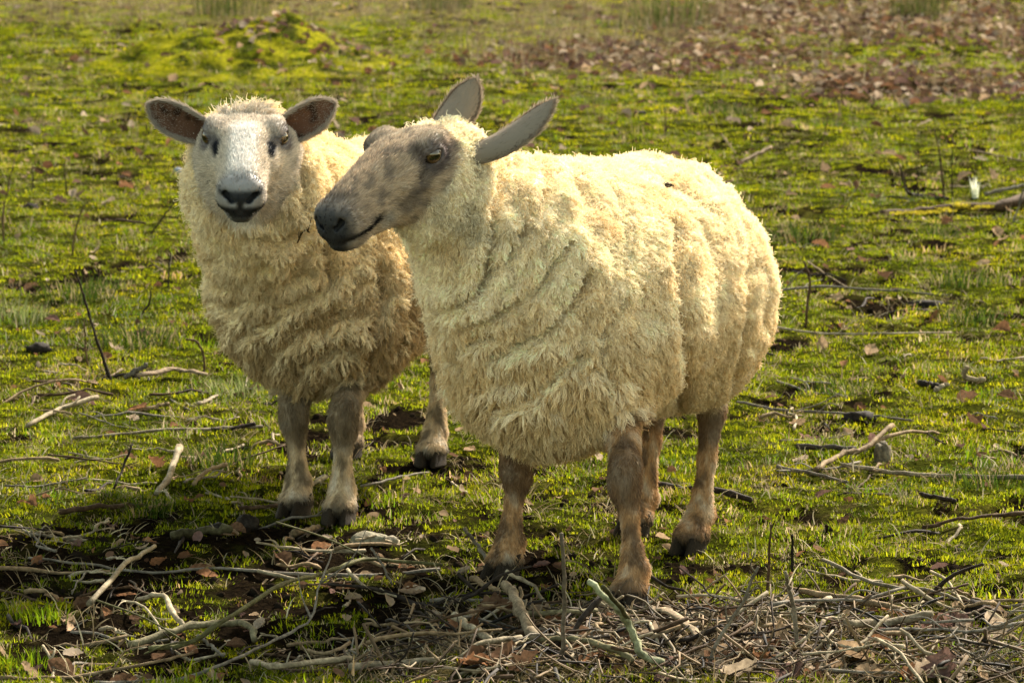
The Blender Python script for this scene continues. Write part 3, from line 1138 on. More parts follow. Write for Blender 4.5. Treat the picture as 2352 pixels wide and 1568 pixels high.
    ax = unit(np.array(S['fold_axis'], float))
    wv = fbm(V, 5, 3, S['seed'])
    tpos = (V - HO) @ ax + .035 * wv + .012 * noise3(V, 16, S['seed'] + 2)
    ph = tpos / S['fold_gap'] * math.pi
    am = sstep(-.25, .35, noise3(V * np.array([1, 1, 1.]), 7, S['seed'] + 5)) * .75 + .25
    reach = sstep(S['fold_rng'][0], S['fold_rng'][0] + .04, tpos) * (1 - sstep(S['fold_rng'][1] - .12, S['fold_rng'][1], tpos))
    prof = np.abs(np.sin(ph)) ** .8 * am * reach + (1 - am * reach)
    disp += S['fold_amp'] * am * reach * (np.abs(np.sin(ph)) ** .8 - .70)
    for g in S['grooves']:
        # groove: surface x = f(z) on one side of the body
        zc = np.clip(V[:, 2], g['z'][0], g['z'][-1])
        gx = np.interp(zc, g['z'], g['x']) + .012 * noise3(V, 9, 31)
        fade = sstep(g['z'][0] - .03, g['z'][0] + .05, V[:, 2]) * (1 - sstep(g['z'][-1] - .12, g['z'][-1] + .02, V[:, 2])) * (np.sign(g['side']) * V[:, 1] > .02)
        dx = (V[:, 0] - gx) / g['w']
        disp -= g['d'] * fade * np.exp(-dx * dx)
        disp += g['d'] * .35 * fade * np.exp(-((np.abs(dx) - 2.0) / 1.1) ** 2)
    # named creases seen in the fleece, cut into the side that shows them
    W = V @ Rw.T + org
    px = proj(W) + 5 * np.column_stack([noise3(V, 30, 91), noise3(V, 30, 92)])
    facing = sstep(.02, .30, ((N @ Rw.T) * unit(_c - W)).sum(1))
    for line, wd, dep, *lip in S['creases']:
        dd = poly_dist(px, line) / wd
        # one lip of the fold hangs over: push the far side down, let the upper lip swell
        cut = np.exp(-dd * dd) * facing
        disp -= 1.7 * dep * cut
        disp += dep * (lip[0] if lip else .42) * facing * np.exp(-((dd - 2.3) / 1.2) ** 2)
        prof = prof * (1 - .75 * cut)
    disp += .014 * fbm(V, 8, 2, 41) + .012 * fbm(V * np.array([1, 1, .7]), 20, 2, 43)
    disp -= .010 * (1 - sstep(0, .22, np.abs(noise3(V * np.array([1, 1, .8]), 17, 44))))
    V = V + N * (disp * nw)[:, None]
    V += N * (.0012 * fbm(V, 60, 2, 47) * (1 - wool))[:, None]
    N = vnormals(V, Q)
    # --- colours
    WOOL = np.array(S['wool'])
    C = np.tile(WOOL, (len(V), 1)) * (1 + .10 * fbm(V, 14, 3, 51))[:, None]
    C = mixc(C, WOOL * np.array([.80, .70, .52]), sstep(.0, .5, fbm(V, 11, 3, 52)) * .55)
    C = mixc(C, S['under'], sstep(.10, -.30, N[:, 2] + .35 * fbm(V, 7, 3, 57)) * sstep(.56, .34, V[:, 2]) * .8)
    C = mixc(C, np.array(S['dirt']), sstep(.14, .0, V[:, 2] - .22 + .05 * fbm(V, 10, 2, 55)) * .4)
    C *= (1 + .14 * fbm(V, 70, 2, 58))[:, None]
    C = mixc(C, np.array(S['neck_tone']), sstep(.20, .06, np.abs((V - HO) @ ax - .06)) * .5 * (N[:, 2] < .6) * sstep(-.1, .4, fbm(V, 20, 3, 53)))
    # legs
    leg = (1 - wool) * (V[:, 2] < .42) * (td > 0)
    lc = np.tile(np.array(S['leg_base']), (len(V), 1))
    bl = fbm(V * np.array([1, 1, .55]), 38, 3, 61)
    lc = mixc(lc, S['leg_dark'], sstep(-.02, .22, bl) * .85)
    lc = mixc(lc, S['leg_pale'], sstep(.02, .25, -bl) * .75)
    for chain, foot, kn, ft in knees:
        near = np.linalg.norm((V - kn) * np.array([1, 1, .75]), axis=1)
        lc = mixc(lc, S['leg_dark'], (1 - sstep(.03, .055, near)) * .8)
        lc = mixc(lc, (.035, .028, .022), (1 - sstep(.018, .042, V[:, 2] + .008 * bl)) * (np.hypot(V[:, 0] - foot[0], V[:, 1] - foot[1]) < .1))
    C = C * (1 - leg[:, None]) + lc * leg[:, None]
    # face
    fc = S['face_cols'](Hs, V)
    fz = face[:, None]
    C = C * (1 - fz) + fc * fz
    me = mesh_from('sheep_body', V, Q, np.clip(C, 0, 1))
    body = link('body', me, M_SKIN, root)
    # --- lengths and directions
    down = np.tile(np.array([0, 0, -1.0]), (len(V), 1))
    back = np.tile(np.array([-1.0, 0, 0]), (len(V), 1))
    L = np.full(len(V), S['wool_len']) * (.60 + .40 * sstep(-.15, .2, V[:, 0]))
    L = L + S['chest_len'] * sstep(.08, .34, V[:, 0]) * sstep(.50, .30, V[:, 2])
    L = L * (.45 + .55 * prof)
    cheek = (1 - sstep(.10, .19, np.linalg.norm(H + np.array([.03, 0, .03]), axis=1)))
    L = L * (1 - cheek) + (S['cheek'] + (S['poll'] - S['cheek']) * sstep(-.02, .02, H[:, 2])) * cheek
    if 'forelock' in S:
        f = 1 - sstep(.03, .055, np.linalg.norm((H - np.array(S['forelock'])) * np.array([1.2, .75, 1]), axis=1))
        L = L * (1 - f) + .026 * f
        wool = np.maximum(wool, f)
    comb = down * .9 + back * .35 + .6 * np.stack([noise3(V, 13, 71), noise3(V, 13, 72), noise3(V, 13, 73)], 1)
    comb = comb - N * (comb * N).sum(1, keepdims=True)
    # more strands where the camera side needs them is not done: the fleece is even all round
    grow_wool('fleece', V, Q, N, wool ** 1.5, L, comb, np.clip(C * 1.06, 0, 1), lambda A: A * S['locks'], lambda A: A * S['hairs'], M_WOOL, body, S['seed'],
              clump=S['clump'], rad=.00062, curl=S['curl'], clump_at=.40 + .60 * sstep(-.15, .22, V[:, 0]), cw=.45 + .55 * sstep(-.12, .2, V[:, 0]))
    hd = -HR[:, 0]
    cm = np.tile(hd, (len(V), 1)) + .35 * np.tile(-HR[:, 2], (len(V), 1)) * sstep(.03, -.05, H[:, 2])[:, None]
    legm = (V[:, 2] < .42)[:, None]
    cm = np.where(legm, np.array([0, 0, -1.0]), cm)
    sm = (1 - wool) * np.where(V[:, 2] < .42, .55, 1.0)
    muzzle = sstep(.19, .235, Hs[:, 0]) * face
    eyez = np.minimum(np.linalg.norm(H - EYE, axis=1), np.linalg.norm(H - EYE * np.array([1, -1, 1]), axis=1))
    sm = sm * (1 - .92 * muzzle) * (1 - .85 * (1 - sstep(.018, .028, eyez)))
    Lc = np.where(V[:, 2] < .42, .0065, .0065) * (1 - .6 * muzzle) * (1 - .5 * (1 - sstep(.02, .04, eyez)))
    Lc = Lc + .006 * sstep(.3, .9, wool + .4) * face
    grow_coat('coat', V, Q, N, sm * (td > -.02), Lc, cm, np.clip(C * 1.12, 0, 1), lambda A: A * 330000, M_COAT, body, S['seed'] + 9)
    # --- eyes, ears, hooves
    for s in (1, -1):
        ev, ef, ec = eye_mesh(S['iris'])
        look = unit(np.array([.50, s * .866, -.02]))
        e1 = unit(np.cross([0, 0, 1], look))
        e2 = np.cross(look, e1)
        A = np.stack([look, e1, e2], 1)
        p = (ev * EYE_R) @ A.T + EYE * np.array([1, s, 1]) + np.array([.001, 0, 0])
        link('eye', mesh_from('eye', p @ HR.T + HO, ef, ec), M_EYE, root)
    for e in S['ears']:
        eb = HR @ np.asarray(e['base']) + HO
        tipw = Rw @ (eb + Rw.T @ unit(np.asarray(e['dir'], float)) * e['len']) + org
        eb = eb + Rw.T @ (pp(*e['tip'], tipw[1]) - tipw)
        make_ear(root, eb, Rw.T @ np.asarray(e['dir'], float), Rw.T @ np.asarray(e['open'], float), e['len'], e['wid'], S['ear_out'], S['ear_in'], S['seed'] + 3, e.get('roll', 1.35))
    for chain, foot, kn, ft in knees:
        hoof_part(root, (foot[0] + .012, foot[1], -.004), math.radians(chain.get('turn', 0)), 1.12)
    return V @ Rw.T + org, N @ Rw.T

def face_near(H, V):
    x, y, z = H.T
    n = fbm(V, 45, 3, 81) + .5 * fbm(V, 130, 2, 82)
    c = np.tile(np.array([.52, .385, .265]), (len(V), 1))
    c = mixc(c, (.60, .50, .37), sstep(.01, .05, z) * sstep(.10, -.05, x) * .8)       # paler brow and poll
    c = mixc(c, (.20, .155, .125), sstep(-.1, .3, n) * .75)
    c = mixc(c, (.42, .36, .29), sstep(.1, .45, -n) * .5)
    eyez = np.minimum(np.linalg.norm((H - EYE) * np.array([.8, 1, 1]), axis=1), np.linalg.norm((H - EYE * np.array([1, -1, 1])) * np.array([.8, 1, 1]), axis=1))
    c = mixc(c, (.075, .055, .055), (1 - sstep(.023, .046, eyez)) * .92)
    tear = dist_cap(np.stack([x, np.abs(y), z], 1), (.02, .064, .005), (.085, .05, -.045), .006, .016)
    c = mixc(c, (.10, .078, .07), (1 - sstep(.0, .016, tear)) * .6)
    c = mixc(c, (.44, .40, .35), (1 - sstep(.0, .035, np.linalg.norm(H - np.array([.135, .04, -.055]), axis=1))) * .6)
    mz = sstep(.165, .225, x + .012 * n + .25 * np.clip(z, -.03, .05))
    c = mixc(c, (.16, .125, .105), mz * .75)
    c = mixc(c, (.022, .021, .023), sstep(.214, .242, x + .010 * n))
    nos = dist_cap(np.stack([x, np.abs(y), z], 1), (.221, .029, .003), (.238, .014, -.016), .004, .004)
    c = mixc(c, (.010, .009, .010), 1 - sstep(.001, .006, nos))
    lip = 1 - sstep(.004, .011, np.abs(z + .042 - .12 * np.clip(.2 - x, 0, 1) ** 1) )
    c = mixc(c, (.014, .012, .012), lip * sstep(.135, .16, x))
    return c

def face_far(H, V):
    x, y, z = H.T
    n = fbm(V, 45, 3, 81) + .5 * fbm(V, 130, 2, 82)
    c = np.tile(np.array([.58, .495, .395]), (len(V), 1))
    c = mixc(c, (.36, .30, .235), sstep(-.05, .3, n) * .6)
    c = mixc(c, (.70, .67, .63), (1 - sstep(.014, .034, np.abs(y))) * sstep(-.01, .04, x) * .8)   # white blaze
    eyez = np.minimum(np.linalg.norm((H - EYE), axis=1), np.linalg.norm(H - EYE * np.array([1, -1, 1]), axis=1))
    c = mixc(c, (.13, .11, .11), (1 - sstep(.024, .044, eyez)) * .94)
    tear = dist_cap(np.stack([x, np.abs(y), z], 1), (.010, .062, .018), (.066, .0445, .022), .007, .010)
    c = mixc(c, (.09, .08, .085), (1 - sstep(-.003, .011, tear + .004 * n)) * .8)
    spot = dist_cap(np.stack([x, np.abs(y), z], 1), (.062, .046, .020), (.086, .040, .012), .0065, .0075)
    c = mixc(c, (.02, .02, .024), (1 - sstep(.0, .007, spot + .003 * n)))
    c = mixc(c, (.02, .017, .015), 1 - sstep(.003, .007, np.linalg.norm(H - np.array([.045, -.060, -.070]), axis=1)))
    mz = sstep(.190, .228, x + .006 * n + .20 * np.clip(z, -.02, .05))
    c = mixc(c, (.15, .14, .14), mz * .8)
    nos = dist_cap(np.stack([x, np.abs(y), z], 1), (.221, .029, .003), (.238, .014, -.016), .005, .005)
    c = mixc(c, (.010, .010, .012), 1 - sstep(.001, .007, nos))
    vee = sstep(-.030, -.018, z - .55 * np.clip(np.abs(y), 0, .05)) * sstep(.208, .232, x) * (1 - sstep(.000, .012, z))        # dark nose leather, a V between the nostrils
    c = mixc(c, (.020, .021, .025), vee)
    lip = 1 - sstep(.007, .019, np.abs(z + .042))
    c = mixc(c, (.012, .011, .012), lip * sstep(.165, .20, x))
    c = mixc(c, (.02, .018, .018), (1 - sstep(.003, .008, np.abs(y))) * sstep(.225, .24, x) * (z > -.045) * (z < -.016))
    c = mixc(c, (.03, .027, .025), (1 - sstep(.012, .020, np.abs(y))) * sstep(.18, .21, x) * (z < -.05) * .8)
    return c

th1 = math.radians(30)
NEAR = dict(
    org=(.185, 7.0), rz=math.atan2(-math.cos(th1), -math.sin(th1)), seed=101,
    label='nearer ewe with taupe grey face in profile, black muzzle and thick cream fleece', group='sheep in the field',
    eye_at=pp(998, 352, 6.43), eye_ref=(0, .066, .016), head_rot=(-10, 24, 0), open=1.0,
    trunk=[((.03, 0, .485), (.325, .230, .208)), ((-.105, 0, .472), (.195, .200, .20)), ((.20, .0, .455), (.19, .20, .205)), ((.28, 0, .37), (.10, .14, .12)), ((-.15, .085, .41), (.125, .095, .13)), ((-.15, -.085, .41), (.125, .095, .13))],
    neck=[(.20, 0, .50, .185), (.34, -.005, .56, .150)], neck_end=(-.02, .01, -.045, .085),
    legs=[dict(kind='front', foot=(1448, 1388), top=(.22, .12, .32), mid=(-.02, -.02, .205), fet=(-.012, 0, .058), turn=8),
          dict(kind='front', foot=(1162, 1318), top=(.23, -.10, .30), mid=(-.02, .012, .185), fet=(-.012, 0, .056), turn=-8),
          dict(kind='hind', foot=(1590, 1262), top=(-.17, .10, .36), mid=(-.075, 0, .225), fet=(-.03, 0, .06), turn=5),
          dict(kind='hind', foot=(1462, 1222), top=(-.18, -.10, .36), mid=(-.075, 0, .225), fet=(-.03, 0, .06), turn=-5)],
    wool_edge=[.070, .065, .032, -.030, -.085, -.120], fold_axis=(-.72, .06, -.69), fold_gap=.068, iris=(.085, .045, .016), wool=(.93, .78, .545), under=(.66, .47, .23), fold_amp=.016, creases=CREASE_NEAR, cheek=.011, poll=.006, fold_rng=(.10, .36),
    grooves=[],
    dirt=(.34, .25, .13), neck_tone=(.40, .345, .245),
    leg_base=(.40, .235, .11), leg_dark=(.12, .075, .045), leg_pale=(.50, .41, .30),
    face_cols=face_near, wool_len=.0145, chest_len=.016, locks=21000, hairs=190000, clump=.28, curl=.004,
    ears=[dict(base=(-.070, .062, .022), dir=(.87, .05, .47), open=(.30, .56, -.77), tip=(1280, 239), len=.160, wid=.064, roll=1.45),
          dict(base=(-.075, -.052, .026), dir=(.55, .40, .73), open=(.15, .90, -.40), tip=(1096, 186), len=.125, wid=.065)],
    ear_out=(.34, .275, .21), ear_in=(.10, .045, .028))

th2 = math.radians(13)
FAR = dict(
    org=(-.30, 7.75), rz=math.atan2(-math.cos(th2), -math.sin(th2)), seed=202,
    label='farther ewe with pale face and dark lower lip looking straight at the viewer', group='sheep in the field',
    eye_at=pp(563, 315, 7.12), eye_ref=(0, 0, .012), head_rot=(14, 20, -1), open=1.2,
    trunk=[((-.05, 0, .445), (.42, .235, .195)), ((-.28, 0, .445), (.22, .215, .19)), ((.20, .0, .42), (.19, .195, .18)), ((.28, -.01, .385), (.11, .15, .125))],
    neck=[(.20, 0, .47, .175), (.34, -.03, .54, .150)], neck_end=(-.03, .004, -.055, .122),
    legs=[dict(kind='front', foot=(782, 1194), top=(.24, .085, .30), mid=(-.01, .005, .185), fet=(-.012, 0, .056), turn=10),
          dict(kind='front', foot=(681, 1178), top=(.24, -.075, .30), mid=(-.01, -.005, .185), fet=(-.012, 0, .056), turn=-10),
          dict(kind='hind', foot=(992, 1062), top=(-.20, .10, .34), mid=(-.075, 0, .215), fet=(-.03, 0, .06), turn=5),
          dict(kind='hind', foot=(800, 1045), top=(-.20, -.10, .34), mid=(-.075, 0, .215), fet=(-.03, 0, .06), turn=-5)],
    wool_edge=[.035, .020, -.020, -.060, -.090, -.085], fold_axis=(-.55, .0, -.83), fold_gap=.060, iris=(.075, .040, .015), wool=(.87, .72, .47), under=(.38, .255, .12), fold_amp=.015, creases=CREASE_FAR, cheek=.013, poll=.013, fold_rng=(.10, .42),
    grooves=[],
    dirt=(.26, .18, .085), neck_tone=(.50, .40, .25),
    leg_base=(.50, .375, .235), leg_dark=(.13, .095, .06), leg_pale=(.52, .45, .36),
    face_cols=face_far, forelock=(-.080, 0, .022), wool_len=.0155, chest_len=.013, locks=19000, hairs=190000, clump=.36, curl=.004,
    ears=[dict(base=(-.066, .062, .028), tip=(769, 236), dir=(.86, .12, .48), open=(-.05, -1, -.12), len=.125, wid=.066),
          dict(base=(-.066, -.062, .028), tip=(338, 243), dir=(-.90, .12, .38), open=(.05, -1, -.15), len=.125, wid=.066)],
    ear_out=(.36, .30, .24), ear_in=(.15, .075, .045))
if 'ONLY' not in globals() or ONLY in (None, 'near'):
    near_info = build_sheep(NEAR)
if 'ONLY' not in globals() or ONLY in (None, 'far'):
    far_info = build_sheep(FAR)

# ------------------------------------------------------------------ sticks, leaves, tufts, stones: each a thing of its own
def wood(name, rough=.75):
    m = NT(name)
    a = m.attr()
    tc = m.n('ShaderNodeTexCoord')
    n = m.noise(160, 5, .65, tc.outputs['Object'])
    n2_ = m.noise(38, 3, .6, tc.outputs['Object'])
    rp = m.ramp(n.outputs['Fac'], [(.3, (.55, .52, .5)), (.7, (1.35, 1.35, 1.3))])
    rp2 = m.ramp(n2_.outputs['Fac'], [(.35, (.6, .58, .55)), (.65, (1.2, 1.2, 1.2))])
    c = m.mix(m.mix(a.outputs['Color'], rp.outputs[0], 1.0, 'MULTIPLY'), rp2.outputs[0], 1.0, 'MULTIPLY')
    m.solid(c, rough, .05, m.bump(n.outputs['Fac'], .6, .003))
    return m.m
M_WOOD = wood('bark')
WC = dict(grey=(0.1428, 0.1224, 0.09856), pale=(0.2584, 0.2108, 0.1428), tan=(0.1836, 0.1292, 0.0748), dark=(0.0272, 0.0204, 0.01632), olive=(0.09184, 0.08496, 0.0374), brown=(0.0748, 0.04624, 0.0272), palegreen=(0.2448, 0.2516, 0.1564), bark=(0.17, 0.1224, 0.0782))

def smooth_path(P, seg):
    P = np.asarray(P, float)
    if len(P) == 2:
        P = np.array([P[0], P[0] * .66 + P[1] * .34, P[0] * .33 + P[1] * .67, P[1]])
    E = np.vstack([2 * P[0] - P[1], P, 2 * P[-1] - P[-2]])
    out = []
    for i in range(1, len(E) - 2):
        for t in np.linspace(0, 1, seg, endpoint=False):
            a, b, c, d_ = E[i - 1:i + 3]
            out.append(.5 * ((2 * b) + (c - a) * t + (2 * a - 5 * b + 4 * c - d_) * t * t + (3 * b - a - 3 * c + d_) * t ** 3))
    out.append(P[-1])
    return np.array(out)

def tube(P, r0, r1, r, sides=7, flat=1.0, V=None, Q=None, T=None):
    n = len(P)
    tan_ = unit(np.gradient(P, axis=0))
    ref = np.array([0, 0, 1.0]) if abs(tan_[:, 2]).mean() < .8 else np.array([1.0, 0, 0])
    s1 = unit(np.cross(tan_, ref))
    s2 = np.cross(s1, tan_)
    k = len(V)
    rad = np.linspace(r0, r1, n) * r.uniform(.92, 1.08, n) * np.where(r.random(n) < .14, 1.28, 1.0)
    for i in range(n):
        for j in range(sides):
            a = 2 * math.pi * j / sides + .3
            q = rad[i] * r.uniform(.95, 1.05)
            V.append(P[i] + s1[i] * (q * math.cos(a)) + s2[i] * (q * flat * math.sin(a)))
    for i in range(n - 1):
        for j in range(sides):
            a, b = k + i * sides + j, k + i * sides + (j + 1) % sides
            Q.append((a, b, b + sides, a + sides))
    V.append(P[0] - tan_[0] * rad[0] * .3)
    V.append(P[-1] + tan_[-1] * rad[-1] * .4)
    for j in range(sides):
        T.append((len(V) - 2, k + (j + 1) % sides, k + j))
        T.append((len(V) - 1, k + (n - 1) * sides + j, k + (n - 1) * sides + (j + 1) % sides))

def stick_mesh(P, r0, r1, col, seed, flat=1.0, twigs=0, seg=5, wob=.25, sides=7):
    r = np.random.default_rng(seed)
    L = np.linalg.norm(np.diff(P, axis=0), axis=1).sum()
    S = smooth_path(P, seg)
    S[1:-1] += r.normal(size=S[1:-1].shape) * min(.0018, r0 * wob * .7 + .0004)
    o = S.mean(0)
    V, Q, T = [], [], []
    tube(S - o, r0, r1, r, sides, flat, V, Q, T)
    for _ in range(twigs):
        i = r.integers(1, len(S) - 1)
        d = unit(S[i + 1] - S[i - 1])
        side = unit(np.cross(d, unit(r.normal(size=3))))
        if side[2] < 0:
            side = -side
        l = L * r.uniform(.10, .26)
        b = S[i] - o
        p1 = b + unit(d * r.uniform(.4, 1.0) + side * r.uniform(.4, .9)) * l * .5
        p2 = p1 + unit(d + side * r.uniform(-.1, .8) + r.normal(size=3) * .2) * l * .5
        tube(smooth_path([b, p1, p2], 3), r0 * .55, r1 * .4, r, 5, 1.0, V, Q, T)
    V = np.array(V)
    C = np.tile(np.asarray(col), (len(V), 1)) * r.uniform(.85, 1.15) * (1 + .25 * noise3(V + seed, 22, seed))[:, None]
    return mesh_from('stick', V, [np.array(Q), np.array(T)], C), o

def gpt(ox, oy, h):
    p = gp(ox, oy, h)
    p[2] += float(ground_z(p[0], p[1])[0])
    return p

